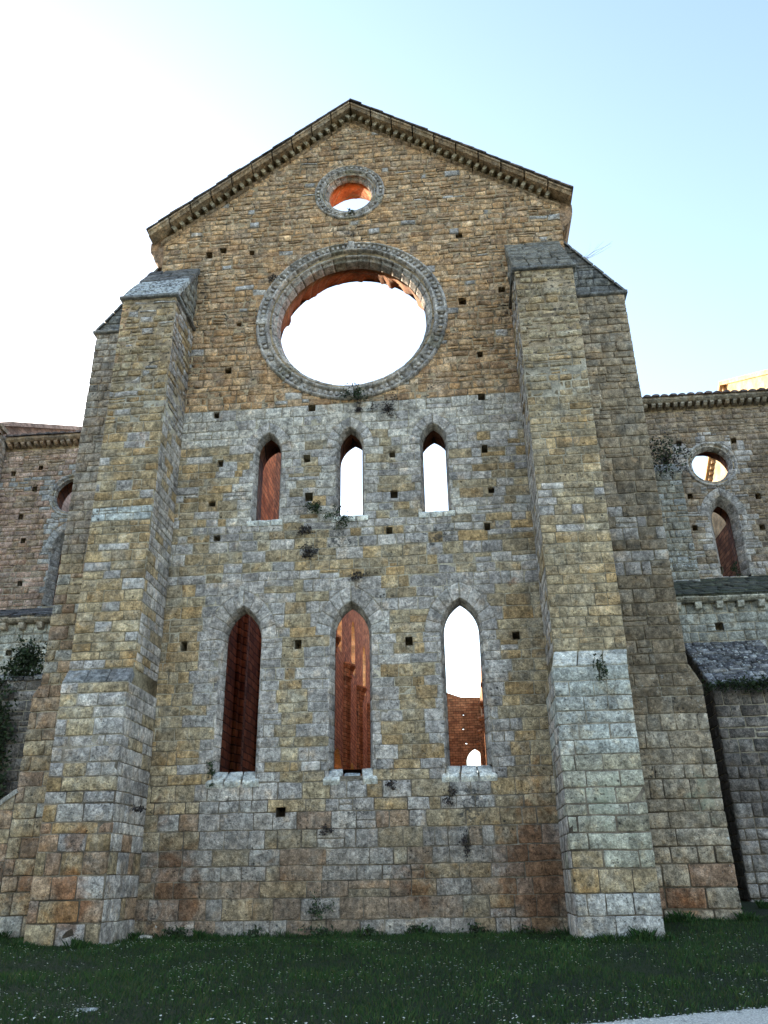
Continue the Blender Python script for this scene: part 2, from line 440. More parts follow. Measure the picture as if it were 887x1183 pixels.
def wall_stain(p):
    x, z = p.x, p.z
    w = .12; d = .10 if z < BAND else .13; r = .05; g = 0
    # rusty washes low on the wall, beside the buttresses and in the middle right
    for cx, cz, sx, sz, k in ((-3.9,1.0,.9,1.3,.75),(-4.2,2.4,.5,.9,.5),(3.9,1.1,1.0,1.5,.95),(4.0,3.0,.6,1.2,.5),(1.4,.9,.8,.7,.6),(-1.3,1.2,.9,.7,.45),(-4.2,17.5,1.0,1.2,.25),(3.9,7.6,.3,.15,.7)):
        r = max(r, k * math.exp(-((x-cx)/sx)**2 - ((z-cz)/sz)**2))
    # dark growth under the sills, under the rose and at places on the wall
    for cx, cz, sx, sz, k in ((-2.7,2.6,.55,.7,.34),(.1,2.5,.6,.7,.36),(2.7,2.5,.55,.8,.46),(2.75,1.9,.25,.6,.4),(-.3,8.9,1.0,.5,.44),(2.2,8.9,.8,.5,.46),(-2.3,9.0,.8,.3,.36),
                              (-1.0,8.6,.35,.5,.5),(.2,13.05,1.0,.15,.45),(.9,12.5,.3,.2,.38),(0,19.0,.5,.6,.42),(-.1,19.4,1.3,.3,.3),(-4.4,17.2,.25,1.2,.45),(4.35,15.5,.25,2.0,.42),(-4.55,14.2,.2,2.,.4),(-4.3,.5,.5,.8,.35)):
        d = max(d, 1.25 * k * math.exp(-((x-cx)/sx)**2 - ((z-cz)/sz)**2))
    for cx, a, s, sp, h in LOW + UP:
        if s - .5 < z < sp + 1: w = max(w, .14 * (1 - sstep(.0, .5, max(0, abs(x-cx) - a))))
    if z < .5: w = max(w, .2)
    if 12 < z < BAND: w = max(w, .10)
    if z > 22: d = max(d, .10)
    return (w, d, r, g)

mb = MB()
stops = [3.10, 9.45, BAND, 15.9]
def hcourse(z):
    if z < 1.4: return .37
    if z < 3.1: return .32
    if z < 9.4: return .275
    if z < BAND: return .255
    return .205
C0 = mkcourses(-.35, 24.0, hcourse, stops)
def wcourse(z):
    if z < 1.5: return .58
    if z < 3.2: return .50
    if z < BAND: return .46
    return .34
def undul(x, z): return .016 * n3(x*.35, 3.3, z*.6) + .014 * n3(x*1.3, 8, z) + .008 * n3(x*4.1, 2, z*3)
def warp(s, t, k):
    return s + k*1.3*n3(s*2.3, 5.1, t*2.3), t + undul(s, t) + k*n3(s*2.6, 9.7, t*2.6)
def mpF(s, t):
    a, b = warp(s, t, .012 + .024 * sstep(BAND - .1, BAND + .5, t)); return (a, 0., b)
bh = [ring_outline(cx, a, s-.28, sp, h, .36) for cx, a, s, sp, h in LOW] + [ring_outline(cx, a, s-.12, sp, h, .27) for cx, a, s, sp, h in UP]
bh += [circle(ROSE[0], ROSE[1], ROSE[2]-.08), circle(OCU[0], OCU[1], OCU[2]-.05, 40)] + HOLES
NF = V((0, -1, 0))
lo = [c for c in C0 if c <= BAND + 1e-3]; up1 = [c for c in C0 if BAND - 1e-3 <= c <= 15.9 + 1e-3]; up2 = [c for c in C0 if c >= 15.9 - 1e-3]
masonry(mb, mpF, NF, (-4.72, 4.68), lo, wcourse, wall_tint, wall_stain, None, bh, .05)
masonry(mb, mpF, NF, (-4.72, 4.68), up1, wcourse, wall_tint, wall_stain, None, bh, .16, .010, pil=.010, rough=.022, jit=.028, offs=.011, res=.11)
GAB = [(XL, 15.0), (XR, 15.0), (XR, rake(XR)), (0, rake(0)), (XL, rake(XL))]
def gr_rng(t0, t1):
    tt = t0
    xl = max(XL, -(23.70-tt)/.778); xr = min(XR, (23.70-tt)/.69)
    return (xl, xr) if xr > xl else (0, 0)
masonry(mb, mpF, NF, gr_rng, up2, wcourse, wall_tint, wall_stain, GAB, bh, .16, .010, pil=.010, rough=.022, jit=.028, offs=.011, res=.11)
# core of the wall behind the stones
OUT = [(XL+.03, -.4), (XR-.03, -.4), (XR-.03, rake(XR)), (0, rake(0)), (XL+.03, rake(XL))]
fh = [lancet(cx, a, s-.2, sp, h) for cx, a, s, sp, h in LOW+UP] + [circle(ROSE[0], ROSE[1], 2.3), circle(OCU[0], OCU[1], .75, 40)]
bkh = [lancet(cx, .415+.30, s-.2, sp, h-.1125+.62, 10) for cx, a, s, sp, h in LOW] + [lancet(cx, .295+.12, s-.2, sp, h-.094+.12, 8) for cx, a, s, sp, h in UP] + [circle(ROSE[0], ROSE[1], 2.32), circle(OCU[0], OCU[1], .98, 40)]
vs, fs = cdt(OUT, fh + HOLES)
k = len(mb.v)
for q in vs: mb.vert((q[0], .010 if 3 < q[1] < BAND else .017, q[1]))
for f in fs: mb.face([k+i for i in f], 1)
vs, fs = cdt(OUT, bkh)
k = len(mb.v)
for q in vs: mb.vert((q[0], YW, q[1]))
for f in fs: mb.face([k+i for i in f], 2)
for i in range(len(OUT)):
    (a0, b0), (a1, b1) = OUT[i], OUT[(i+1) % len(OUT)]
    mb.poly([(a0, .026, b0), (a1, .026, b1), (a1, YW, b1), (a0, YW, b0)], 1)
for h in HOLES:
    for i in range(4):
        (a0, b0), (a1, b1) = h[i], h[(i+1) % 4]
        mb.poly([(a0, .02, b0), (a1, .02, b1), (a1, .55, b1), (a0, .55, b0)], 1)
    mb.poly([(a, .55, b) for a, b in h], 1)
# side returns of the front wall above the buttresses
for X, n in ((XL, V((-1,0,0))), (XR, V((1,0,0)))):
    masonry(mb, lambda s, t, X=X: (X, s, t), n, (.09, YW), [c for c in C0 if 15.9 <= c <= 19.0], lambda z: .45, wall_tint, wall_stain, None, (), 0, .009)
mb.build('gable_wall', [STONE, MORTAR, BRICK], CH)

# ------------------------------------------------------------------ lancet windows of the front
def window_stain(p): return (.22, .10, 0, 0)
def make_lancet(cx, a, sill, spring, h, t, nv, dsp, ain, name='lancet_window', Y0=0., parent=CH, yw=YW, tints=GREY, broken=False, sillw=.13, sillh=.28, bx=.12, bz=.12):
    hin = h - (a - ain) * 1.25
    mb = MB()
    # splayed jamb stones, course by course
    for side in (1, -1):
        cz = mkcourses(sill-.02, spring, .31)
        for z0, z1 in zip(cz[:-1], cz[1:]):
            def P(u, v, z0=z0, z1=z1, side=side):
                return (cx + side * (a + (ain - a) * u), Y0 + dsp * u, z0 + .004 + (z1-z0-.008) * v)
            n = V((-side * dsp, -(a-ain), 0)).normalized()
            gblock(mb, P, n, dsp, z1-z0, pick(tints, .1), window_stain, .06, .015, .006, .004, .003, 0, .12)
    for P2, L, side in arch_ring(a, h, .3, nv):
        # the same wedge followed inwards: splayed soffit
        pass
    o1 = arch_pts(a, h, nv*2); o2 = arch_pts(ain, hin, nv*2)
    for k in range(0, len(o1)-1, 2):
        def P(u, v, k=k):
            f = k + v*2; i = min(int(f), len(o1)-2); w = f - i
            x1 = o1[i][0]*(1-w)+o1[i+1][0]*w; z1 = o1[i][1]*(1-w)+o1[i+1][1]*w
            x2 = o2[i][0]*(1-w)+o2[i+1][0]*w; z2 = o2[i][1]*(1-w)+o2[i+1][1]*w
            return (cx + x1 + (x2-x1)*u, Y0 + dsp*u, spring + z1 + (z2-z1)*u)
        m_ = o1[k+1]; n = V((-m_[0], -.25*a, -m_[1]-.3*a)).normalized()
        gblock(mb, P, n, dsp, .25, pick(tints, .1), window_stain, .05, .015, .005, .004, .002, 0, .12)
    # inner throat running through the wall
    pi = [(ain, sill-.02)] + [(x, spring+z) for x, z in o2] + [(-ain, sill-.02)]
    po = [(ain+bx, sill-.02)] + [(x, spring+z) for x, z in arch_pts(ain+bx, hin+bz, nv*2)] + [(-ain-bx, sill-.02)]
    A = [mb.vert((cx+x, Y0+dsp-.01, z)) for x, z in pi]; B = [mb.vert((cx+x, Y0+yw, z)) for x, z in po]
    for k in range(len(A)-1): mb.face((A[k], A[k+1], B[k+1], B[k]), 1)
    mb.face((A[0], B[0], B[-1], A[-1]), 1)
    w = mb.build(name, [STONE2, BRICK], parent)
    mv = MB()
    for P2, L, side in arch_ring(a, h, t, nv):
        def P(u, v, P2=P2):
            q = P2(.012 + u*.976, v); return (cx + q[0], Y0, spring + q[1])
        gblock(mv, P, NF, L, t, pick(tints, .16), lambda p: (.12, .05, 0, 0), .12, .015, .008, .004, .003, .012, .12)
    mv.build('arch_stones', [STONE2], w)
    # sill of sloping stones
    ms = MB(); n_s = 3
    for k in range(n_s):
        if broken and k == 1:
            zz = sill - .10; yy = .10
        else: zz = sill; yy = 0.
        f0, f1 = k/n_s, (k+1)/n_s
        if broken: f0, f1 = ((0,.32),(.33,.70),(.71,1))[k]
        def P(u, v, f0=f0, f1=f1, zz=zz, yy=yy):
            f = f0 + .01 + (f1-f0-.02)*u; hw = a + sillw - sillw * .95 * v
            return (cx - hw + 2*hw*f, Y0 - .085 + yy + (.34-yy)*v, sill - sillh + (zz - sill + sillh)*v)
        n = V((0, -sillh, .40)).normalized()
        bt = (.66, .63, .57) if not (broken and k == 1) else (.30, .31, .31)
        gblock(ms, P, n, .4, sillh*1.2, bt, lambda p: (.42, .26, 0, 0), .12, .02, .018, .012, .012, 0, .09)
    ms.build('sill', [STONE2], w)
    return w
for i, (cx, a, s, sp, h) in enumerate(LOW): make_lancet(cx, a, s, sp, h, .36, 5, .35, .415, broken=(i == 1), bx=.30, bz=.62)
for i, (cx, a, s, sp, h) in enumerate(UP): make_lancet(cx, a, s, sp, h, .27, 4, .28, .295, sillw=.12, sillh=.16)

# ------------------------------------------------------------------ rose window and small round window
def round_window(name, cx, cz, prof, Y0, ndent, rd, dsz, nst, rag, parent=CH, keys=4, rb=None, yw=YW, mat_in=BRICK, tints=GREY):
    """moulded ring of individual stones; prof is a list of (radius, y)"""
    mb = MB(); L = [0.]; rI0 = prof[-1][0] + .05
    for (r0, y0), (r1, y1) in zip(prof[:-1], prof[1:]): L.append(L[-1] + math.hypot(r1-r0, y1-y0))
    sub = 5
    for k in range(nst):
        a0 = 2*math.pi*k/nst + .0022; a1 = 2*math.pi*(k+1)/nst - .0022
        tc = pick(tints + [(.33,.29,.22)], .13); j = rng.uniform(-.006, .006); sd = rng.random()*9
        rows = []
        for i in range(sub+1):
            an = a0 + (a1-a0)*i/sub; row = []
            for r, y in prof:
                wv = .012 * n3(an*r*4+sd, y*6, r*6) + (.018 * max(0, n3(an*r*9, 4, r*7) - .25) if r > rI0 else 0)
                row.append(mb.vert((cx + (r+wv)*math.cos(an), Y0 + y + j + wv - (0 if 0 < i < sub else -.003), cz + (r+wv)*math.sin(an)), tc,
                                   (.16 + (.08 if math.sin(an) < 0 else 0), .14 + .10*max(0, -math.sin(an)), 0, 0)))
            rows.append(row)
        for i in range(sub):
            for q in range(len(prof)-1): mb.face((rows[i][q], rows[i+1][q], rows[i+1][q+1], rows[i][q+1]))
        for row in (rows[0], rows[-1]):
            b = [mb.vert((mb.v[v][0], mb.v[v][1]+.05, mb.v[v][2]), tc) for v in row]
            for q in range(len(row)-1): mb.face((row[q], row[q+1], b[q+1], b[q]))
    # backing behind the joints, then the ragged brick throat through the wall
    n = 160; rI, yI = prof[-1]; rO = prof[0][0]
    lay = [(rO-.03, .04), (rI+.05, max(.1, yI-.06)), (rI+.035, yI+.02)]
    rr = []
    for r, y in lay: rr.append([mb.vert((cx + r*math.cos(2*math.pi*i/n), Y0+y, cz + r*math.sin(2*math.pi*i/n)), (.2,.18,.15)) for i in range(n)])
    rb = rb or rI
    for f, sg in ((0., 0), (.35, .25), (.7, .6), (1., 1.)):
        row = []
        for i in range(n):
            an = 2*math.pi*i/n
            step = rag * sg * (.5*n3(math.cos(an)*7, math.sin(an)*7, 3.1) + .6*(round(2.2*n3(math.cos(an)*13, math.sin(an)*13, 7.7))/2.2))
            r = rI + .01 + (rb - rI)*f - step*.5
            row.append(mb.vert((cx + r*math.cos(an), Y0 + yI + (yw - yI)*f + step*.4, cz + r*math.sin(an))))
        rr.append(row)
    for q in range(len(rr)-1):
        for i in range(n): mb.face((rr[q][i], rr[q][(i+1)%n], rr[q+1][(i+1)%n], rr[q+1][i]), 0 if q < 2 else 1)
    if ndent:
        for k in range(ndent):
            if rng.random() < (.22 if math.sin(2*math.pi*k/ndent) < 0 else .05): continue
            an = 2*math.pi*(k+.5)/ndent; w = rd*math.pi/ndent*rng.uniform(.52,.66); tc = pick(tints, .15)
            def P(u, v, an=an, w=w):
                r = rd + dsz*(v-.5); q = (u-.5)*2*w
                return (cx + r*math.cos(an) - q*math.sin(an), Y0, cz + r*math.sin(an) + q*math.cos(an))
            gblock(mb, P, NF, 2*w, dsz, tc, lambda p: (.12,.14,0,0), .12, .015, .022, .011, .010, .075, .06)
    o = mb.build(name, [STONE2, mat_in], parent)
    if keys:
        for k in range(keys):
            an = math.pi/2*k + math.pi/2; mk = MB()
            rm = (prof[0][0] + prof[-1][0]) / 2; L2 = (prof[0][0]-prof[-1][0])*.52
            def P(u, v, an=an):
                r = rm + .12 + L2*(v-.5)*1.1; q = (u-.5)*.2
                return (cx + r*math.cos(an) - q*math.sin(an), Y0, cz + r*math.sin(an) + q*math.cos(an))
            gblock(mk, P, NF, .2, L2, pick(tints, .1), lambda p: (.2,.25,0,0), .2, .03, .03, .02, .015, .135, .05)
            mk.build('boss', [STONE2], o)
    return o
rp = [(2.78,.03),(2.76,-.05),(2.72,-.09),(2.69,-.085),(2.68,-.02),(2.50,-.015),(2.49,-.08),(2.46,-.115),(2.42,-.11),(2.40,-.06),(2.385,.02),(2.35,.05),(2.33,.02),(2.30,.01),(2.275,.03),(2.265,.10),(2.235,.14),(2.205,.13),(2.185,.17),(2.175,.26),(2.15,.30),(2.135,.42)]
round_window('rose_window', *ROSE[:2], rp, 0, 104, 2.595, .12, 38, .34, rb=2.34, mat_in=ROSEBRICK)
op = [(1.10,.03),(1.09,-.05),(1.05,-.07),(1.03,-.01),(.93,-.01),(.92,-.06),(.88,-.07),(.86,.0),(.82,.03),(.79,.0),(.76,.02),(.74,.10),(.68,.13),(.655,.22)]
ORANGE2 = brick_mat('bounce_lit_brick', (.68,.28,.11), (.46,.16,.06), (.26,.12,.06))  # bounced sunlight painted into the orange
LITBRICK = brick_mat('lit_orange_brick', (.55,.22,.08), (.45,.16,.06), (.42,.24,.13))  # glow of the sunlit throat painted into the brick colour
round_window('oculus_window', *OCU[:2], op, 0, 40, .98, .085, 22, .04, rb=.95, keys=0, mat_in=LITBRICK)

# ------------------------------------------------------------------ raking cornice of the gable
def strip(mb, prof, x0, z0, x1, z1, tint, seg=.8, m=0):
    """moulding with section prof (y, dz) along a raking line, in lengths of stone"""
    L = math.hypot(x1-x0, z1-z0); n = max(1, round(L/seg))
    for k in range(n):
        j = rng.uniform(-.012,.012); jz = rng.uniform(-.012,.012); tc = pick(tint, .12); rows = []
        for f in (k/n + .003, (k+.5)/n, (k+1)/n - .003):
            rows.append([mb.vert((x0+(x1-x0)*f, y+j, z0+(z1-z0)*f+dz+jz), tc, (.05,.16,.25,0)) for y, dz in prof])
        q = len(prof)
        for a in range(2):
            for i in range(q): mb.face((rows[a][i], rows[a+1][i], rows[a+1][(i+1)%q], rows[a][(i+1)%q]), m)
        mb.face(rows[0][::-1], m); mb.face(rows[-1], m)
CORN = [(.42,.28,.165),(.36,.24,.145),(.46,.32,.195)]
ends = ((-6.22, 24.14-.778*6.22), (6.62, 24.14-.69*6.62))
mb = MB()
sec_top = [(-.45,-.02),(-.45,-.085),(-.41,-.10),(-.36,-.19),(YW+.3,-.19),(YW+.3,-.02)]
sec_low = [(-.05,-.38),(-.07,-.43),(.0,-.48),(YW,-.48),(YW,-.38)]
for xe, ze in ends:
    strip(mb, sec_top, 0, 24.14, xe, ze, CORN)
    fx = .955; strip(mb, sec_low, 0, 24.14, xe*fx, 24.14+(ze-24.14)*fx, CORN)
    strip(mb, [(.03,-.19),(.03,-.38),(YW,-.38),(YW,-.19)], 0, 24.14, xe*fx, 24.14+(ze-24.14)*fx, CORN)
gc = mb.build('gable_cornice', [STONE], CH, False)
md = MB(); md.box((-.055,-.19,-.16), (.055,.05,0), 0, (.40,.32,.21), (.05,.1,.15,0))
md.box((-.052,-.15,-.186), (.052,.05,-.156), 0, (.36,.28,.18), (.05,.1,.15,0))
dent = None
for xe, ze in ends:
    L = abs(xe)*.94; n = int(L/.225); sl = (ze-24.14)/xe
    for k in range(n):
        x = math.copysign(.15 + .225*k, xe)
        if dent is None: dent = md.build('dentil', [STONE], gc, False); d = dent
        else: d = cp(dent, gc)
        d.location = (x, 0, 24.14 + sl*x - .19); d.rotation_euler = (0, -math.atan(sl), 0)
mt = MB()
for xe, ze in ends:
    L = math.hypot(xe, ze-24.14); n = int(L/.42)
    for k in range(n):
        f0, f1 = k/n, (k+1.12)/n; j = rng.uniform(-.02,.02); tc = pick([(.13,.10,.085),(.18,.13,.10),(.10,.085,.08)], .2)
        q = [(-.50+j,.035),(-.50+j,-.015),(YW+.38,-.015),(YW+.38,.035)]
        rows = [[mt.vert((xe*f, y, 24.14+(ze-24.14)*f+dz+up+rng.uniform(-.008,.008)), tc, (.08,.25,0,0)) for y, dz in q] for f, up in ((f0,.012),(min(f1,1.015),.04))]
        for i in range(4): mt.face((rows[0][i], rows[1][i], rows[1][(i+1)%4], rows[0][(i+1)%4]))
        mt.face(rows[0]); mt.face(rows[1])
mt.build('roof_coping', [STONE], gc, False)
# side eaves of the choir behind the gable ends
for s, xw, zt in ((-1, XL, 19.20), (1, XR-.05, 19.42)):
    me = MB()
    prof = [(0,-.98),(.10,-.95),(.13,-.80),(.24,-.72),(.30,-.52),(.40,-.36),(.42,-.20),(.42,.0),(-1.0,.5),(-1.0,-.98)]
    n = 9
    for k in range(n):
        y0, y1 = .03 + 10.9*k/n, .03 + 10.9*(k+1)/n - .01; tc = pick([(.42,.25,.14),(.36,.21,.12)], .1)
        A = [me.vert((xw+s*a, y0, zt+b), tc) for a, b in prof]; B = [me.vert((xw+s*a, y1, zt+b), tc) for a, b in prof]
        me.face(A); me.face(B)
        for i in range(len(prof)): me.face((A[i], B[i], B[(i+1)%len(prof)], A[(i+1)%len(prof)]))
    me.build('eaves_cornice', [STONE], CH, False)

# ------------------------------------------------------------------ buttresses
def butt_stain(kind):
    def f(p):
        x, y, z = p; w = .13; d = .12; r = .05; g = 0
        if kind == 'left':
            w = max(w, .20*math.exp(-((z-4.2)/1.2)**2)); d = max(d, .34*math.exp(-((z-4.9)/.5)**2))
            r = .85*math.exp(-((x+5.3)/.55)**2-((z-.7)/.9)**2); r = max(r, .8*math.exp(-((x+5.3)/.3)**2-((z-1.9)/.5)**2), .45*math.exp(-((x+5.1)/.4)**2-((z-11.3)/.8)**2))
            d = max(d, .30*math.exp(-((z-15.6)/.3)**2))
            if y > -1.4 and x > -4.9: d = max(d, .34 if z > 12.4 else .06); w = max(w, .25 if z > 12.4 else .2*math.exp(-((z-7)/4)**2))
            if x < -6.0: w = max(w, .2)
        if kind == 'right':
            w = max(w, .26*math.exp(-((z-4.2)/.9)**2)); g = .62*math.exp(-((x-5.2)/.8)**2-((z-2.3)/.9)**2)
            r = .5*math.exp(-((x-5.3)/.5)**2-((z-1.1)/.45)**2); w = max(w, .22*math.exp(-((z-.2)/.5)**2))
            d = max(d, .36*math.exp(-((z-15.4)/.5)**2), .18*math.exp(-((z-14)/1.2)**2))
            if y > -1.4 and x < 4.8: d = max(d, .2)
        if kind == 'side_right':
            d = max(d, .30*math.exp(-((z-15.6)/.6)**2), .12, .5 if z > 16.2 else 0); w = max(w, .28*sstep(7.4,8.0,x)*(1 if z < 9 else .5), .2*math.exp(-((z-9.4)/.5)**2), .3*math.exp(-((z-5)/.5)**2))
            r = .7*math.exp(-((z-.4)/1.1)**2-((x-6.9)/.8)**2); g = .55*math.exp(-((x-7.6)/.5)**2-((z-2.6)/.9)**2)
        if kind == 'side_left':
            d = .18; r = .45*math.exp(-((z-1.)/1.6)**2); w = .14
            if z > 16.2: d = .45
        return (w, d, r, g)
    return f
def butt_tint(kind):
    def f(s, z):
        u = rng.random()
        if kind == 'left':
            if 9.05 < z < 9.5: return pick([(.50,.50,.47),(.44,.45,.44)], .06)
            if 3.4 < z < 5.5: return pick(GREY) if u < .75 else pick(OLIVE)
            if z < 2.2 and u < .55: return pick(BROWN)
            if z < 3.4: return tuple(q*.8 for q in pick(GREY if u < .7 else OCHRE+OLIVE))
            return pick(GREY) if u < .16 else pick(OCHRE + OLIVE)
        if kind == 'right':
            if z < .75: return pick([(.42,.39,.36),(.47,.44,.40),(.34,.31,.28)])
            z += rng.uniform(-.35, .35)
            if z < 1.3: return tuple(q*.9 for q in pick(OCHRE + OLIVE))
            if 3.2 < z < 5.2: return pick([(.47,.46,.42),(.42,.42,.38),(.50,.49,.45)], .1)
            if z < 3.2: return pick([(.41,.385,.30),(.38,.345,.27),(.37,.315,.22)], .1)
            if 8.6 < z < 9.8: return pick(GREY) if u < .55 else pick(OLIVE)
            return pick(OLIVE) if u < .75 else pick(OCHRE)
        if kind == 'side_right':
            if 7.8 < z < 9.4 and u < .4: return tuple(q*.75 for q in pick(GREY))
            if z < 1.2 and u < .6: return pick(BROWN)
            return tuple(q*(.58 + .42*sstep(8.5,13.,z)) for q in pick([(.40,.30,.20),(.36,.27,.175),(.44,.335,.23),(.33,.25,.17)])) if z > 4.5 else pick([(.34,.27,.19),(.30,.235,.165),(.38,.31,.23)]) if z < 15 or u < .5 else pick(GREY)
        return pick([(.42,.335,.255),(.37,.29,.225),(.45,.37,.29),(.34,.27,.21)]) if z > 9 else pick(BROWN + OLIVE + [(.36,.34,.30)])
    return f
def rub(z): return dict(pil=.009, rough=.020, jit=.024, offs=.015, res=.12, split=.14, gap=.010) if z else {}
def front_buttress(kind, xa, xb, ylow, xla, xlb):
    """corner buttress with one weathered set-off and a steep stone cap"""
    YU, ZS0, ZS1, ZE = -1.55, 5.08, 5.45, 15.72
    st, ti = butt_stain(kind), butt_tint(kind)
    cl = mkcourses(-.35, ZS0, lambda z: .37 if z < 2 else .29); cu = mkcourses(ZS1, ZE, lambda z: .24 if z < 11 else .215, [9.05, 9.42, 11.8])
    mb = MB()
    W = lambda z: .46 if z < 11 else .38
    cu1 = [c for c in cu if c <= 11.801]; cu2 = [c for c in cu if c >= 11.799]
    masonry(mb, lambda s, t: (s, ylow, t + undul(s+3, t)), NF, (xla, xlb), cl, lambda z: .58, ti, st, None, (), 0, .008, offs=.010, pil=.009, rough=.012, jit=.012)
    masonry(mb, lambda s, t: (s, YU, t + undul(s+3, t)), NF, (xa, xb), cu1, W, ti, st, None, (), .04)
    masonry(mb, lambda s, t: (s + .01*n3(s*3,7,t*3), YU, t + undul(s+3, t) + .022*n3(s*2.6,2,t*2.6)), NF, (xa, xb), cu2, W, ti, st, None, (), **rub(1))
    for X, Xl, n in ((xa, xla, V((-1,0,0))), (xb, xlb, V((1,0,0)))):
        tg = lambda q, z: pick(GREY) if rng.random() < .7 else ti(q, z)
        masonry(mb, lambda s, t, X=Xl: (X, s, t + undul(s+7, t)), n, (ylow+.085, .0), cl, lambda z: .5, tg, st)
        masonry(mb, lambda s, t, X=X: (X, s, t + undul(s+7, t)), n, (YU+.085, .0), cu1, W, tg, st)
        masonry(mb, lambda s, t, X=X: (X, s, t + undul(s+7, t)), n, (YU+.085, .0), cu2, W, tg, st, **rub(1))
    mb.box((xla+.014, ylow+.014, -.4), (xlb-.014, .3, ZS0), 1); mb.box((xa+.012, YU+.012, ZS0+.002), (xb-.012, .3, ZE), 1)
    o = mb.build('buttress', [STONE, MORTAR], CH)
    ms = MB()
    for k in range(3):
        def P(u, v, k=k):
            f = (k + .01 + u*.98)/3; x0 = xla + (xlb-xla)*f; x1 = xa + (xb-xa)*f
            return (x0+(x1-x0)*v, ylow-.02+(YU-ylow+.02)*v, ZS0+.01+(ZS1-ZS0-.01)*v)
        n = V((0,-(ZS1-ZS0),(YU-ylow))).normalized(); n.z = abs(n.z)
        tc = pick([(.25,.24,.23),(.20,.19,.19)]) if kind == 'left' else pick([(.54,.51,.45),(.46,.43,.38)])
        gblock(ms, P, n, .5, .45, tc, lambda p: ((.12,.36,0,0) if kind == 'left' else (.40,.28,0,0)), .18, .03, .02, .015, .01, 0, .1)
    ms.build('set_off', [STONE2], o)
    # string under the cap and the cap itself
    mc = MB()
    mc.box((xa-.07, YU-.07, ZE), (xb+.07, .0, ZE+.09), 0, (.20,.19,.18), (.1,.25,0,0))
    zt = 18.05; nr = 7; sl = V((0, -(zt-ZE-.09), abs(YU))).normalized()
    for r in range(nr):
        nn = rng.choice((2,3,3,4)); cuts = [0.] + sorted(rng.uniform(.2,.8) if nn == 2 else (i+rng.uniform(.8,1.2))/nn for i in range(nn-1)) + [1.]
        for f0, f1 in zip(cuts[:-1], cuts[1:]):
            def P(u, v, f0=f0, f1=f1, r=r):
                q = (r + .02 + .96*v)/nr
                return (xa-.04+(xb-xa+.08)*(f0+.008+(f1-f0-.016)*u), (YU-.06)*(1-q), ZE+.09+(zt-ZE-.09)*q)
            lw = (.56 if r in (0,1,2,3) else .10) if kind == 'left' else (.30 if r > 2 else .16)
            dk = (.22 if r < 4 else .30) if kind == 'left' else .34
            gblock(mc, P, sl, .5, .38, pick([(.11,.105,.11),(.14,.13,.13),(.17,.155,.145)] if kind == 'left' else [(.24,.21,.165),(.19,.165,.13)]), lambda p, lw=lw, dk=dk: (lw, dk, 0, 0), .12, .02, .014, .014, .010, rng.uniform(-.01,.014), .12)
    for X, n in ((xa, V((-1,0,0))), (xb, V((1,0,0)))):
        reg = [(YU, ZE+.09), (.02, ZE+.09), (.02, zt-.05)]
        masonry(mc, lambda s, t, X=X: (X, s, t), n, (YU, .0), mkcourses(ZE+.09, zt, .22), lambda z: .36, lambda s, z: pick([(.30,.27,.22),(.25,.23,.20),(.33,.30,.25)]), lambda p: (.16,.30,0,0), reg, (), .2, .01, .06, .02, .016, .012, .02, .13)
    A = [mc.vert((x, y, z), (.2,.19,.17)) for x in (xa+.03, xb-.03) for y, z in ((YU+.03, ZE+.06), (.3, ZE+.06), (.3, zt+.2), (.0, zt-.06))]
    mc.face(A[:4]); mc.face(A[4:][::-1])
    for i in range(4): mc.face((A[i], A[4+i], A[4+(i+1)%4], A[(i+1)%4]))
    mc.build('cap', [STONE], o)
    return o
front_buttress('left', -6.13, -4.63, -1.85, -6.09, -4.60)
front_buttress('right', 4.56, 6.10, -1.72, 4.47, 6.03)

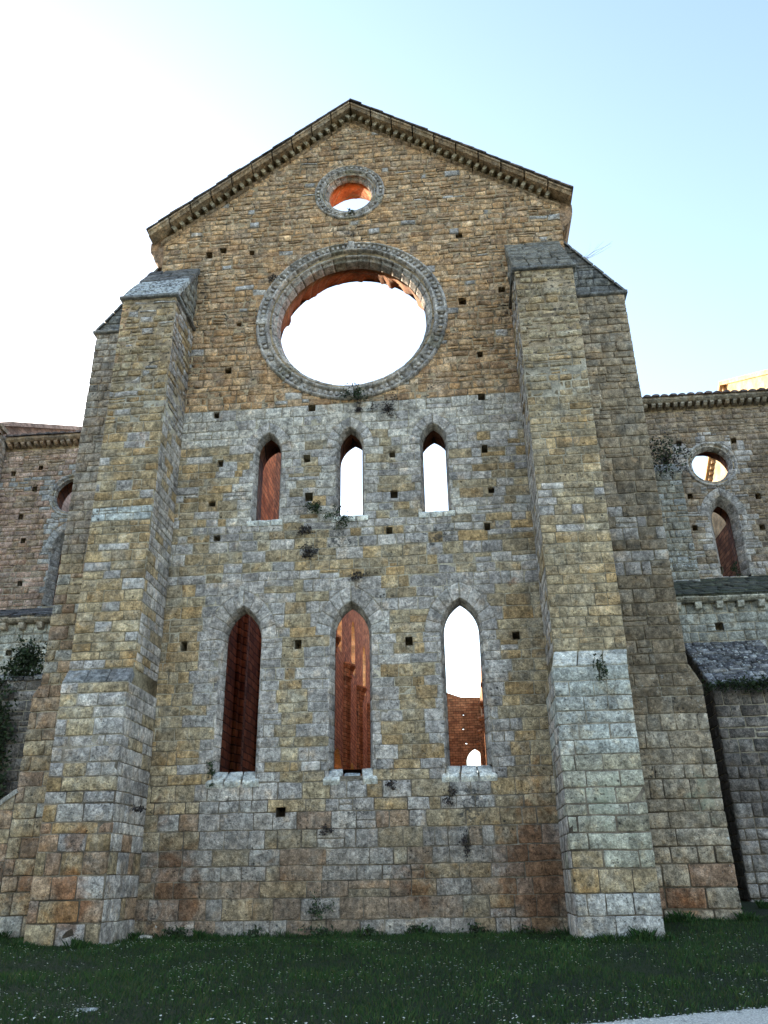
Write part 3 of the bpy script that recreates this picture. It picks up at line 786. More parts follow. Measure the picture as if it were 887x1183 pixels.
def side_buttress(kind, s, xi, xu, xl, Y0, Y1, zs0, zs1, ze, zt, foot=None):
    """buttress of the side wall seen edge-on; s = +-1 is the way it projects"""
    st, ti = butt_stain(kind), butt_tint(kind)
    mb = MB(); cl = mkcourses(-.35, zs0, lambda z: .42 if z < 2 else .35); cu = mkcourses(zs1, ze, lambda z: .31 if z < 12 else .27)
    def fr(a, b): return (min(a,b), max(a,b))
    masonry(mb, lambda q, t: (q, Y0, t + undul(q, t)), NF, fr(xi, xl), cl, lambda z: .55, ti, st, None, (), .03, .009, offs=.012, pil=.010, rough=.012, jit=.012)
    kw = dict(pil=.010, rough=.013, jit=.012, offs=.012, gap=.008)
    masonry(mb, lambda q, t: (q, Y0, t + undul(q, t)), NF, fr(xi, xu), cu, lambda z: .48, ti, st, None, (), .08, **kw)
    mid = mkcourses(zs0, zs1, .25); reg = [(xi, zs0), (xl, zs0), (xu, zs1), (xi, zs1)]
    masonry(mb, lambda q, t: (q, Y0, t), NF, fr(xi, xl), mid, lambda z: .5, ti, st, reg)
    n = V((s,0,0))
    masonry(mb, lambda q, t: (xl, q, t), n, (Y0+.085, Y1), cl, lambda z: .5, ti, st)
    masonry(mb, lambda q, t: (xu, q, t), n, (Y0+.085, Y1), cu, lambda z: .5, ti, st)
    mb.box((min(xi,xl-s*.03), Y0+.03, -.4), (max(xi,xl-s*.03), Y1, zs0), 1); mb.box((min(xi,xu-s*.03), Y0+.03, zs0+.002), (max(xi,xu-s*.03), Y1, ze), 1)
    def P(u, v): return (xl+(xu-xl)*v, Y0+(Y1-Y0)*u, zs0+(zs1-zs0)*v)
    gblock(mb, P, V((s*(zs1-zs0),0,abs(xl-xu))).normalized(), Y1-Y0, .5, (.30,.26,.20), lambda p: (.16,.16,0,0), .12)
    if foot:
        xf, zf0, zf1 = foot
        reg = [(xl, -.4), (xf, -.4), (xf, zf0), (xl, zf1)]
        masonry(mb, lambda q, t: (q, Y0, t), NF, fr(xl, xf), mkcourses(-.35, zf1, .36), lambda z: .55, ti, st, reg)
        def P2(u, v): return (xf+(xl-xf)*v, Y0-.03+(Y1-Y0)*u, zf0+(zf1-zf0)*v)
        gblock(mb, P2, V((s*(zf1-zf0),0,abs(xf-xl))).normalized(), Y1-Y0, .9, (.28,.25,.21), lambda p: (.14,.2,0,0), .1)
        mb.prism([(xl,-.4),(xf,-.4),(xf,zf0-.05),(xl,zf1-.05)], lambda a, b, d: (a, d, b), Y0+.014, Y1, 1)
    o = mb.build('buttress', [STONE, MORTAR], CH)
    mc = MB()
    mc.box((min(xi,xu+s*.08), Y0-.07, ze), (max(xi,xu+s*.08), Y1, ze+.10), 0, (.19,.18,.17), (.15,.25,0,0))
    reg = [(xi, ze+.1), (xu, ze+.1), (xi, zt)]
    masonry(mc, lambda q, t: (q, Y0+.01, t), NF, fr(xi, xu), mkcourses(ze+.1, zt, .25), lambda z: .4, lambda a, b: pick([(.20,.19,.18),(.25,.235,.21)]), lambda p: (.1,.42,0,0), reg, (), .1, .009, .06, .02, .014, .01, .016, .13)
    A = [mc.vert((x, y, z), (.2,.19,.17)) for y in (Y0+.04, Y1) for x, z in ((xi, ze), (xu+s*.03, ze+.1), (xi, zt+.03))]
    mc.face(A[:3]); mc.face(A[3:]); 
    for i in range(3): mc.face((A[i], A[3+i], A[3+(i+1)%3], A[(i+1)%3]))
    nr = 7; nn = V((s*(zt-ze-.1), 0, abs(xu-xi))).normalized()
    for r in range(nr):
        def P(u, v, r=r):
            q = (r+.02+.96*v)/nr; return (xu+s*.05+(xi-xu-s*.05)*q, Y0-.05+(Y1-Y0+.05)*u, ze+.10+(zt-ze-.08)*q)
        gblock(mc, P, nn, 1.5, .4, (.22,.21,.20), lambda p: (.2,.35,0,0), .06, .02, .015, .014, .01, rng.uniform(0,.02), .14)
    mc.build('cap', [STONE], o)
    return o
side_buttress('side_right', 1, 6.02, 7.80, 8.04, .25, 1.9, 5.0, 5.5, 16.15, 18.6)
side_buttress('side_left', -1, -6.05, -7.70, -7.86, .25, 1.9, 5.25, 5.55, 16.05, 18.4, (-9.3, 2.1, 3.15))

# ------------------------------------------------------------------ transepts
def holes_box(mb, hs, Y, d, m):
    for h in hs:
        for i in range(4):
            (a0,b0),(a1,b1) = h[i], h[(i+1)%4]
            mb.poly([(a0,Y,b0),(a1,Y,b1),(a1,Y+d,b1),(a0,Y+d,b0)], m)
        mb.poly([(a,Y+d,b) for a, b in h], m)
def corbel_row(name, x0, x1, Y, zt, proj, n, parent, tints, csz=.16):
    """cornice slab carried on a row of corbels"""
    mb = MB(); L = x1-x0; ns = max(2, round(L/.9))
    for k in range(ns):
        tc = pick(tints, .1); a, b = x0+L*k/ns+.004, x0+L*(k+1)/ns-.004; j = rng.uniform(-.012,.012)
        pf = [(Y-proj+j, zt), (Y-proj+j, zt-.10), (Y-proj+.06+j, zt-.16), (Y-proj+.12, zt-.2), (Y+.3, zt-.2), (Y+.3, zt)]
        A = [mb.vert((a,y,z), tc, (.05,.15,.1,0)) for y, z in pf]; B = [mb.vert((b,y,z), tc, (.05,.15,.1,0)) for y, z in pf]
        mb.face(A); mb.face(B)
        for i in range(6): mb.face((A[i],B[i],B[(i+1)%6],A[(i+1)%6]))
    o = mb.build(name, [STONE], parent, False)
    mc = MB(); w = csz/2
    pf = [(-proj*.72, -.0), (-proj*.72, -.07), (-proj*.5, -csz), (.03, -csz*1.25), (.03, 0)]
    A = [mc.vert((-w,y,z), pick(tints,.05)) for y, z in pf]; B = [mc.vert((w,y,z), pick(tints,.05)) for y, z in pf]
    mc.face(A); mc.face(B)
    for i in range(5): mc.face((A[i],B[i],B[(i+1)%5],A[(i+1)%5]))
    first = None
    for k in range(n):
        if first is None: first = mc.build('corbel', [STONE], o, False); c = first
        else: c = cp(first, o)
        c.location = (x0 + L*(k+.5)/n + rng.uniform(-.02,.02), Y, zt-.203)
    return o
def transept(s):
    YT = 11.; xa, xb = 6.1, 18.4
    cxo, czo = (13.05, 16.0) if s > 0 else (13.38, 16.2)
    rg = [(s*xa, s*xb)] if s > 0 else [(s*xb, s*xa)]
    lx = 13.12 if s > 0 else 13.35; la, ls, lsp, lh = .55, 11.35, 13.75, .85
    if s < 0: ls = 11.4
    lan = ring_outline(s*lx, la, ls-.2, lsp, lh, .32)
    ph = [(11.95,17.0),(14.1,17.0),(11.3,16.2),(12.0,14.65),(14.55,14.5),(11.95,13.3),(14.45,13.2),(12.6,11.55)] if s > 0 else [(-16.2,17.4),(-15.0,17.6),(-15.1,16.6),(-15.5,15.3),(-15.2,14.2),(-15.0,12.3),(-16.6,13.4),(-17.2,15.2)]
    HS = [rect_h(x, z, .2, .24) for x, z in ph]
    def ti(a, z):
        d = min(math.hypot(abs(a)-cxo, z-czo)-1., max(abs(abs(a)-lx)-la, z-14.9))
        u = rng.random()
        if s > 0: return pick(GREY) if u < .85*(1-sstep(.15,.7,d)) or (z < 12.6 and u < .4) else pick([(.36,.26,.175),(.32,.235,.16),(.39,.29,.20),(.30,.22,.16)])
        return pick([(.40,.37,.34),(.36,.34,.33)]) if u < .7*(1-sstep(.1,.5,d)) or 16.6 < z < 17.1 and u < .6 else pick(PURP + [(.36,.25,.17),(.38,.28,.19)])
    def st(p):
        d = .06; w = .10; r = 0
        if s > 0:
            d = max(d, .16, .62*math.exp(-((p.x-11.7)/.6)**2-((p.z-15.9)/.7)**2)); w = .1 + .25*math.exp(-((p.z-11.3)/.3)**2)
        else:
            d = max(d, .30*sstep(13.5,11,p.z)); r = .3*sstep(16.,18.5,p.z); w = .18
        return (w, d, r, 0)
    mb = MB(); cs = mkcourses(8.6, 18.5, .24, [17.0])
    masonry(mb, lambda a, t: (a, YT, t+undul(a,t)), NF, rg[0], cs, lambda z: .42, ti, st, None, [lan, circle(s*cxo, czo, .95, 40)] + HS, .25, .010, .1, .02, .014, .012, .018, .17)
    o_ = [(rg[0][0],-.4),(rg[0][1],-.4),(rg[0][1],19.0),(rg[0][0],19.0)]
    for Y, m, hs in ((YT+.026, 1, [lancet(s*lx, la, ls-.1, lsp, lh), circle(s*cxo, czo, .78, 40)]+HS), (YT+YW, 2, [lancet(s*lx, la+.05, ls-.1, lsp, lh+.05), circle(s*cxo, czo, 1.02, 40)])):
        vs, fs = cdt(o_, hs); k = len(mb.v)
        for q in vs: mb.vert((q[0], Y, q[1]))
        for f in fs: mb.face([k+i for i in f], m)
    for i in range(4):
        (a0,b0),(a1,b1) = o_[i], o_[(i+1)%4]
        mb.poly([(a0,YT+.026,b0),(a1,YT+.026,b1),(a1,YT+YW,b1),(a0,YT+YW,b0)], 1)
    holes_box(mb, HS, YT+.02, .5, 1)
    tw = mb.build('transept_wall', [STONE, MORTAR, BRICK], CH)
    make_lancet(s*lx, la, ls, lsp, lh, .32, 5, .45, .34, Y0=YT, parent=CH, tints=GREY if s > 0 else [(.40,.37,.34),(.36,.34,.33)])
    pr_ = [(1.0,.03),(.99,-.04),(.95,-.06),(.90,-.05),(.885,.02),(.83,.03),(.815,.0),(.78,.02),(.77,.10),(.755,.13),(.745,.2)] if s < 0 else [(1.0,.03),(.99,-.04),(.95,-.06),(.90,-.05),(.885,.02),(.83,.03),(.815,.0),(.78,.02),(.76,.10),(.72,.13),(.69,.25)]
    round_window('oculus_window', s*cxo, czo, pr_, YT, 34 if s < 0 else 0, .94, .07, 20, .03, keys=0, rb=1.0, tints=GREY if s > 0 else [(.40,.37,.34),(.36,.34,.33)])
    x0, x1 = (8.6, 18.4) if s > 0 else (-16.62, -8.6)
    tc = [(.42,.30,.20),(.36,.25,.17)] if s < 0 else [(.34,.27,.20),(.38,.31,.23)]
    cr = corbel_row('transept_cornice', x0, x1, YT, 18.98, .42, int(abs(x1-x0)/.29), CH, tc, .15)
    # tile edge on the cornice
    mt = MB()
    n = int(abs(x1-x0)/.34)
    for k in range(n):
        xm = x0 + (x1-x0)*(k+.5)/n; tcc = pick([(.17,.12,.10),(.22,.15,.12),(.13,.105,.095)], .2); q = 6
        rows = []
        for y, z in ((YT-.52+rng.uniform(-.03,.03), 18.985), (YT+.9, 19.48)):
            rows.append([mt.vert((xm+.155*math.cos(math.pi*i/q), y, z+.095*math.sin(math.pi*i/q)+rng.uniform(-.008,.008)), tcc, (.1,.15,0,0)) for i in range(q+1)])
        for i in range(q): mt.face((rows[0][i],rows[0][i+1],rows[1][i+1],rows[1][i]))
        mt.face(rows[0])
    mt.poly([(x0,YT-.48,18.99),(x1,YT-.48,18.99),(x1,YT+.9,19.44),(x0,YT+.9,19.44)], 0, (.14,.11,.10))
    mt.build('tile_edge', [STONE], cr)
    return tw
transept(1); transept(-1)
# flat buttresses on the transept fronts
def pilaster(x0, x1, Y, z0, z1, cap, tints, st, kind):
    mb = MB(); cs = mkcourses(z0, z1, .27)
    ti = lambda a, z: pick(tints)
    masonry(mb, lambda a, t: (a, Y, t+undul(a,t)), NF, (x0, x1), cs, lambda z: .42, ti, st, None, (), .1, .009, .09, .018, .012, .01, .016, .16)
    for X, n in ((x0, V((-1,0,0))), (x1, V((1,0,0)))):
        masonry(mb, lambda a, t, X=X: (X, a, t), n, (Y+.08, 11.0), cs, lambda z: .42, ti, st, None, (), .1, .009)
    mb.box((x0+.03, Y+.03, z0-.1), (x1-.03, 11.02, z1), 1)
    o = mb.build('pilaster', [STONE, MORTAR], CH)
    mc = MB()
    if kind == 'slope':
        for k in range(2):
            def P(u, v, k=k): return (x0-.05+(x1-x0+.1)*u, (Y-.06)+(11.0-Y+.06)*(k+v)/2, z1+cap*(k+v)/2)
            gblock(mc, P, V((0,-cap,11.0-Y)).normalized(), x1-x0, .5, (.52,.52,.52) if x0 > 14 else (.3,.29,.27), lambda p: (.4 if x0 > 14 else .2,.25,0,0), .12)
        mc.prism([(Y,z1-.02),(11.02,z1-.02),(11.02,z1+cap-.04)], lambda a, b, d: (d, a, b), x0+.02, x1-.02, 0, (.3,.28,.25))
        mc.build('cap', [STONE2], o)
    else:
        corbel_row('pilaster_cornice', x0-.15, x1+.2, Y, z1+.22, .3, 8, o, [(.42,.30,.20),(.36,.25,.17)], .14)
    return o
pilaster(9.2, 11.55, 10.2, 8.4, 15.35, .75, [(.31,.28,.22),(.36,.34,.30),(.28,.25,.2),(.40,.39,.37)], lambda p: (.14 + .3*math.exp(-((p.z-11.6)/.8)**2), .12 + .35*sstep(14.6,15.6,p.z), 0, 0), 'slope')
pilaster(15.7, 17.4, 10.1, 8.4, 16.75, .55, [(.31,.28,.22),(.36,.34,.30),(.28,.25,.2)], lambda p: (.12,.12,0,0), 'slope')
pilaster(-18.9, -16.72, 10.25, 8.4, 19.1, .3, [(.42,.32,.23),(.38,.31,.25),(.45,.37,.29)], lambda p: (.12,.05,.1,0), 'corn')
pilaster(-11.55, -9.2, 10.2, 8.4, 15.35, .75, [(.31,.25,.22),(.36,.31,.28)], lambda p: (.1,.16,0,0), 'slope')

# ------------------------------------------------------------------ chapels with lean-to roofs
def chapel(s):
    YC = 7.; x0, x1 = (6.1, 19.0) if s > 0 else (-19.0, -6.1); zc = 9.22 if s > 0 else 9.5
    mb = MB(); cs = mkcourses(-.35, zc-.2, lambda z: .36 if z < 3 else .30)
    HS = [rect_h(10.85, 8.25, .26, .26)] if s > 0 else [rect_h(-12.6, 8.3, .22, .22)]
    if s > 0: ti = lambda a, z: pick([(.34,.33,.29),(.30,.29,.26),(.38,.37,.33)]) if z > 7 else pick([(.20,.17,.145),(.23,.20,.17),(.17,.145,.125),(.32,.28,.24)])
    else: ti = lambda a, z: pick([(.46,.44,.38),(.42,.40,.34),(.50,.47,.40)]) if z > 6.7 else pick([(.25,.22,.21),(.30,.27,.25),(.22,.19,.19)])
    st = (lambda p: (.14,.14,0,0)) if s > 0 else (lambda p: (.10, .05 if p.z > 7.4 else .38, .0, 0))
    masonry(mb, lambda a, t: (a, YC, t+undul(a,t)), NF, (x0, x1), cs, lambda z: .5, ti, st, None, HS, .08, .010, .1, .018, .012, .01, .016, .2)
    o_ = [(x0,-.4),(x1,-.4),(x1,zc),(x0,zc)]; vs, fs = cdt(o_, HS); k = len(mb.v)
    for q in vs: mb.vert((q[0], YC+.026, q[1]))
    for f in fs: mb.face([k+i for i in f], 1)
    holes_box(mb, HS, YC+.02, .5, 1)
    mb.box((x0, YC+.6, -.4), (x1, YC+.7, zc), 1)
    mb.build('chapel_wall', [STONE, MORTAR], CH)
    corbel_row('chapel_cornice', x0, x1, YC, zc, .30, int((x1-x0)/.62), CH, [(.52,.49,.42),(.46,.42,.35)] if s > 0 else [(.44,.36,.28),(.48,.40,.31)], .20)
    mr = MB(); zt = 11.2; Y0, Y1 = YC-.36, 11.0; nr = 12
    Ls = math.hypot(Y1-Y0, zt-zc); n = V((0,-(zt-zc),Y1-Y0)).normalized()
    masonry(mr, lambda a, t: (a, Y0+(Y1-Y0)*t/Ls, zc+.02+(zt-zc)*t/Ls), n, (x0, x1), [Ls*i/nr for i in range(nr+1)], lambda z: .5,
            lambda a, t: pick([(.085,.09,.06),(.065,.07,.045),(.11,.105,.08)]) if s > 0 else pick([(.12,.11,.12),(.10,.095,.10),(.15,.14,.14)]), lambda p: ((.04 if s > 0 else .16),.45,0,.0), None, (), 0, .006, .06, .015, .016, .01, .03, .25)
    mr.poly([(x0,Y0,zc+.0),(x1,Y0,zc+.0),(x1,Y1,zt-.03),(x0,Y1,zt-.03)], 0, (.05,.05,.04))
    mr.build('lean_to_roof', [STONE], CH)
    # stepped-back buttress of the chapel, its long sloping cap dark with growth
    bx0, bx1 = (9.66, 11.95) if s > 0 else (-15.0, -8.3)
    YB, zf, zb = 5.0, 6.0, 7.75
    if s < 0: zf, zb = 6.95, 7.55
    mb = MB(); cs = mkcourses(-.2, zf-.06, .34)
    tt = [(.15,.125,.11),(.20,.17,.15),(.13,.11,.10),(.30,.26,.235)]
    ti2 = lambda a, z: pick(tt) if z > 2.2 else pick([(.29,.25,.225),(.25,.215,.195),(.34,.295,.265)])
    st2 = lambda p: (.16, .40 if p.z > 3.4 else .14, 0, 0)
    masonry(mb, lambda a, t: (a, YB, t+undul(a,t)), NF, (bx0, bx1), cs, lambda z: .5, ti2, st2, None, (), .1, .011, .1, .02, .014, .012, .018, .17)
    for X, n in ((bx0, V((-1,0,0))), (bx1, V((1,0,0)))):
        reg = [(YB,-.2),(YC,-.2),(YC,zb-.05),(YB,zf-.06)]
        masonry(mb, lambda a, t, X=X: (X, a, t), n, (YB+.08, YC), mkcourses(-.2, zb, .34), lambda z: .5, lambda a, z: pick([(.10,.085,.085),(.12,.105,.10),(.08,.07,.07)]), lambda p: (.02,.40,0,0), reg, (), .1, .011, .1)  # sides darker than the front: shade of the gap painted in
    mb.prism([(YB+.03,-.3),(YC+.05,-.3),(YC+.05,zb-.08),(YB+.03,zf-.1)], lambda a, b, d: (d, a, b), bx0+.03, bx1-.03, 1)
    o = mb.build('chapel_buttress', [STONE, MORTAR], CH)
    mc = MB(); n = V((0,-(zb-zf),YC-YB)).normalized(); Ls = math.hypot(zb-zf, YC-YB+.12)
    masonry(mc, lambda a, t: (a, YB-.12+(YC-YB+.12)*t/Ls, zf+(zb-zf)*t/Ls), n, (bx0-.06, bx1+.06), mkcourses(0, Ls, .21), lambda z: .34,
            lambda a, t: pick([(.10,.095,.105),(.13,.125,.135),(.075,.07,.08),(.30,.29,.29)], .2), lambda p: (.36,.36,0,0), None, (), .1, .012, .1, .018, .016, .012, .02, .12)
    mc.poly([(bx0,YB-.1,zf-.02),(bx1,YB-.1,zf-.02),(bx1,YC,zb-.03),(bx0,YC,zb-.03)], 0, (.08,.08,.08))
    mc.build('cap', [STONE2], o)
chapel(1); chapel(-1)

# ------------------------------------------------------------------ choir sides, crossing, nave and far front (seen through the windows)
XI = 4.9; YE = 70.; ZN = 19.6
def side_wall(s):
    """long inner wall: solid choir, tall crossing arch, then arcade and clerestory bay by bay"""
    bays = [21.0 + 7.0*k for k in range(8)]
    hs = [lancet(16.2, 3.6, .0, 10.5, 4.6, 12)]
    for b in bays[:-1]:
        hs.append(lancet(b+3.5, 2.5, 0., 5.6, 2.9)); hs.append(lancet(b+3.9, 1.0, 14.7, 17.4, 1.3))
    o_ = [(YW+.002,-.4),(YE-.01,-.4),(YE-.01,ZN-.6),(62.,ZN-.3),(46.,ZN+3.2),(21.,ZN+3),(20.6,19.2),(YW+.002,19.1)]
    mb = MB(); vs, fs = cdt(o_, hs)
    for X, m in ((s*XI, 0), (s*(XI+1.1), 1)):
        k = len(mb.v)
        for q in vs: mb.vert((X, q[0], q[1]))
        for f in fs: mb.face([k+i for i in f], m)
    for P in [o_] + hs:
        n = len(P)
        A = [mb.vert((s*XI, *p)) for p in P]; B = [mb.vert((s*(XI+1.1), *p)) for p in P]
        for i in range(n): mb.face((A[i],B[i],B[(i+1)%n],A[(i+1)%n]), 2)
    w = mb.build('nave_wall', [BRICK2, PLAIN, PALEWALL], CH, False)
    mu = MB(); mu.box((min(s*(XI-.05),s*(XI+.01)), YW+.01, 12.6), (max(s*(XI-.05),s*(XI+.01)), 11.9, 19.05)); mu.build('upper_inner_wall', [ORANGE2], w, False)  # added overlay panel; bounced sunlight painted as brighter orange
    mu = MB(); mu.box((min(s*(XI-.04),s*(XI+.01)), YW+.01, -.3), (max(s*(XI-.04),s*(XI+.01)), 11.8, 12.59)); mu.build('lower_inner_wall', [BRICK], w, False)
    # wall shafts with capitals
    def shaft(Y, r, z1, zc):
        ms = MB(); n = 10
        for off, rr in ((0, r), (-r*1.7, r*.62), (r*1.7, r*.62)):
            prof = [(rr*1.5, 0.), (rr*1.5, .5), (rr*1.05, .65), (rr, .8), (rr, z1)] + ([(rr*1.05, z1+.02), (rr*1.3, z1+.15), (rr*1.2, z1+.3), (rr*1.75, z1+.75), (rr*1.9, z1+.78), (rr*1.9, z1+1.0), (rr*1.2, z1+1.02)] if zc else [])
            rows = [[ms.vert((s*(XI+.02) - s*q*math.cos(math.pi*(i/n-.5)), Y + off + q*math.sin(math.pi*(i/n-.5)), z)) for i in range(n+1)] for q, z in prof]
            for a, b in zip(rows[:-1], rows[1:]):
                for i in range(n): ms.face((a[i],a[i+1],b[i+1],b[i]))
            ms.face(rows[-1])
        ms.box((min(s*(XI-.12), s*XI), Y-r*2.6, 0), (max(s*(XI-.12), s*XI), Y+r*2.6, z1+.9))
        ms.build('wall_shaft', [BRICK if Y < 15 else BRICK2], w)
    for Y, r, z, c in ((8.2,.24,16.6,1),(11.6,.34,13.2,1),(20.8,.34,13.2,1)): shaft(Y, r, z, c)
    for b in bays[1:]: shaft(b, .36, 13.4, 1)
for s in (-1, 1): side_wall(s)
# far front of the nave
mb = MB(); o_ = [(-6.2,-.4),(6.2,-.4),(6.2,19.0),(2.9,19.1),(.2,20.1),(-2.4,20.4),(-6.2,19.2)]
hs = [lancet(4.05, .9, 8.5, 12.4, 1.35), lancet(-2.4, .8, 7.0, 11.8, 1.1), lancet(0, 1.3, 0, 3.6, 1.5)] + [circle(2.95+dx, z, .13, 12) for dx, z in ((.1,17.3),(.0,15.8),(.25,14.3))]
vs, fs = cdt(o_, hs)
for Y in (YE, YE+1.1):
    k = len(mb.v)
    for q in vs: mb.vert((q[0], Y, q[1]))
    for f in fs: mb.face([k+i for i in f])
for P in [o_]+hs:
    n = len(P); A = [mb.vert((p[0],YE,p[1])) for p in P]; B = [mb.vert((p[0],YE+1.1,p[1])) for p in P]
    for i in range(n): mb.face((A[i],B[i],B[(i+1)%n],A[(i+1)%n]))
mb.build('nave_front', [BRICK2], CH, False)
# transept west walls and end gables
for s in (1, -1):
    mb = MB(); mb.box((min(s*6.05,s*18.4), 30.0, -.4), (max(s*6.05,s*18.4), 31.1, 23.2)); mb.build('transept_back_wall', [BRICK], CH, False)  # wall top raised to keep direct sun off the transept end
    mb = MB(); mb0 = MB(); mb0.box((min(s*18.,s*19.1), 12.25, -.4), (max(s*18.,s*19.1), 29.99, 19.0)); mb0.build('transept_end_wall', [BRICK], CH, False)  # shade painted in: darker red than the gable above
    P = [(12.25,19.002),(30.,19.002),(30.,19.6),(25.9,22.4),(20.6,25.7),(20.1,25.5),(15.2,22.85),(12.25,21.2)]
    if s < 0: P = P[:2] + [(y, max(19.1, z - .45)) for y, z in P[2:]]
    dz = 0 if s > 0 else -.45; gm = PALEWALL if s > 0 else PINKWALL
    hs = []
    vs, fs = cdt(P, hs)
    for X in (s*18.0, s*19.1):
        k = len(mb.v)
        for q in vs: mb.vert((X, q[0], q[1]))
        for f in fs: mb.face([k+i for i in f])
    for Q in [P]+hs:
        n = len(Q); A = [mb.vert((s*18.0,*p)) for p in Q]; B = [mb.vert((s*19.1,*p)) for p in Q]
        for i in range(n): mb.face((A[i],B[i],B[(i+1)%n],A[(i+1)%n]))
    g = mb.build('transept_gable', [gm], CH, False)
    mc = MB()                                                    # cornice blocks along the rake
    for (y0,z0),(y1,z1) in (((20.4,25.72+dz),(26.2,22.1+dz)),((20.4,25.72+dz),(12.3,21.3+dz))):
        n = 18 if y1 > y0 else 0
        for k in range(n):
            f = (k+.5)/n; y = y0+(y1-y0)*f; z = z0+(z1-z0)*f
            mc.box((s*18.0-.18*(1 if s > 0 else 0), y-.1, z-.42), (s*18.0+.18*(0 if s > 0 else 1), y+.1, z-.2))
        A = [mc.vert((s*18.0-s*d, y, z+e)) for (y,z) in ((y0,z0),(y1,z1)) for d, e in ((.32,-.2),(.32,.04),(-1.2,.04),(-1.2,-.2))]
        mc.face(A[:4]); mc.face(A[4:])
        for i in range(4): mc.face((A[i],A[4+i],A[4+(i+1)%4],A[(i+1)%4]))
    mc.build('gable_cornice', [gm], g, False)

# ------------------------------------------------------------------ ground, grass, path
def gz(x, y):
    if y < -2: z = -.01 - .078*min(8., -2-y)
    elif y < .3: z = -.01 + .11*(y+2)*(1 if x > 6 else .2)
    else: z = -.01 + .253*(1 if x > 6 else .2) + .04*min(y-.3, 6)
    if y < -10: z = -.01 - .078*8 - .004*min(30, -10-y)
    fade = sstep(60, 20, max(abs(x), abs(y)))
    return z + (.035*n3(x*.35, y*.35, 0) + .012*n3(x*1.5, y*1.5, 3)) * fade * sstep(.0, -2.4, y)
def axis(f): return sorted(set([-3000,-900,-300,-120,-60,-35] + list(np.arange(-22, 22.01, f)) + [35,60,120,300,900,3000]))
xs, ys = axis(.5), axis(.5)
mb = MB()
ix = [[mb.vert((x, y, gz(x, y))) for y in ys] for x in xs]
for i in range(len(xs)-1):
    for j in range(len(ys)-1): mb.face((ix[i][j], ix[i+1][j], ix[i+1][j+1], ix[i][j+1]))
m, nt, b = newmat('turf'); N = NT(nt); p = N.pos()
c = N.mix(N.ramp(N.noise(p, .8, 6, .6), .35, .65), (.011,.018,.006), (.020,.029,.009))
c = N.mix(N.ramp(N.noise(p, 3.5, 6, .7), .62, .75), c, (.045,.040,.022))
c = N.mix(1., c, N.grey(N.ramp(N.noise(p, 40, 4, .7), .3, .7, .6, 1.3)), 'MULTIPLY')
N.L(c, b.inputs['Base Color']); N.L(N.bump(N.noise(p, 30, 6, .7), .8, .04), b.inputs['Normal'])
tag(mb.build('ground', m), kind='structure')
def path_edge(x): return -7.93 + .33*(x-3.5) + .06*n3(x*2.3,0,0) + .03*n3(x*8,1,0) if x > 1 else -8.76
mb = MB(); n = 300; X0, X1 = 2.2, 14.
A = []; B = []
for i in range(n+1):
    x = X0 + (X1-X0)*i/n; yt = -7.93 + .33*(x-3.5) + .09*n3(x*2.3,0,0) + .06*n3(x*8,1,0) + .03*n3(x*19,1,0)
    A.append([mb.vert((x, yt - d, gz(x, yt-d)+.006)) for d in (0,.3,.7,1.2,1.8,2.6)])
for i in range(n):
    for k in range(5): mb.face((A[i][k],A[i][k+1],A[i+1][k+1],A[i+1][k]))
m, nt, b = newmat('pale_gravel'); N = NT(nt); p = N.pos()
c = N.mix(N.ramp(N.noise(p, 45, 5, .7), .35, .65), (.36,.33,.29), (.74,.70,.63))
c = N.mix(N.ramp(N.noise(p, 4, 5, .7), .56, .72), c, (.22,.21,.19))
N.L(c, b.inputs['Base Color']); N.L(N.bump(N.vor(p, 60), .9, .02), b.inputs['Normal'])
tag(mb.build('gravel_path', m), kind='structure')

FOOT = [(-6.1,-4.6,-1.86,.1),(4.46,6.04,-1.74,.1),(-4.7,4.7,.0,1.3),(6.0,8.12,.24,2),(-8.1,-6.0,.24,2),(-10.5,-8,.12,2),(9.6,12,4.95,8),(-15,-8,4.95,8),(6.1,19,6.95,12),(-19,-6.1,6.95,12),(-6,6.2,0,12)]
def blocked(x, y):
    for a, b, c, d in FOOT:
        if a < x < b and c < y < d: return True
    return x > 2.2 and -7.93 + .33*(x-3.5) - 2.6 < y < -7.93 + .33*(x-3.5) - .06 + .14*n3(x*5,5,y*5)
rs = np.random.RandomState(5)
GV = []; GF = []; GT = []
def blade(x, y, h, w, tilt, az, tc):
    z = gz(x, y); dx, dy = math.cos(az), math.sin(az); k = len(GV)
    lx, ly = math.cos(az+1.57)*w, math.sin(az+1.57)*w
    GV.extend([(x-lx,y-ly,z-.01),(x+lx,y+ly,z-.01),(x+dx*tilt*h*.4+lx*.7,y+dy*tilt*h*.4+ly*.7,z+h*.6),(x+dx*tilt*h,y+dy*tilt*h,z+h)])
    GF.append((k,k+1,k+2)); GF.append((k,k+2,k+3)); GT.extend([(*tc,1)]*4)
GP = [(.021,.050,.010),(.014,.038,.008),(.030,.058,.012),(.016,.040,.010),(.046,.054,.016)]
cnt = 0
for _ in range(150000):
    y = -10. + 10.6*rs.rand()**1.15; x = rs.uniform(-9.5, 10.5)
    if abs(x-1.2) > 4.6 + .55*(y+10): 
        continue
    if blocked(x, y): continue
    pch = n3(x*.9, y*.9, 7) + .5*n3(x*3, y*3, 1)
    h = (.035 + .035*rs.rand()) * (1 + .9*pch)
    c0 = GP[rs.randint(len(GP))]; kk = 1 + .55*pch + rs.uniform(-.15,.15)
    blade(x, y, max(.02, h), .0045, rs.uniform(.1,.9), rs.rand()*6.28, tuple(max(.004, q*kk) for q in c0))
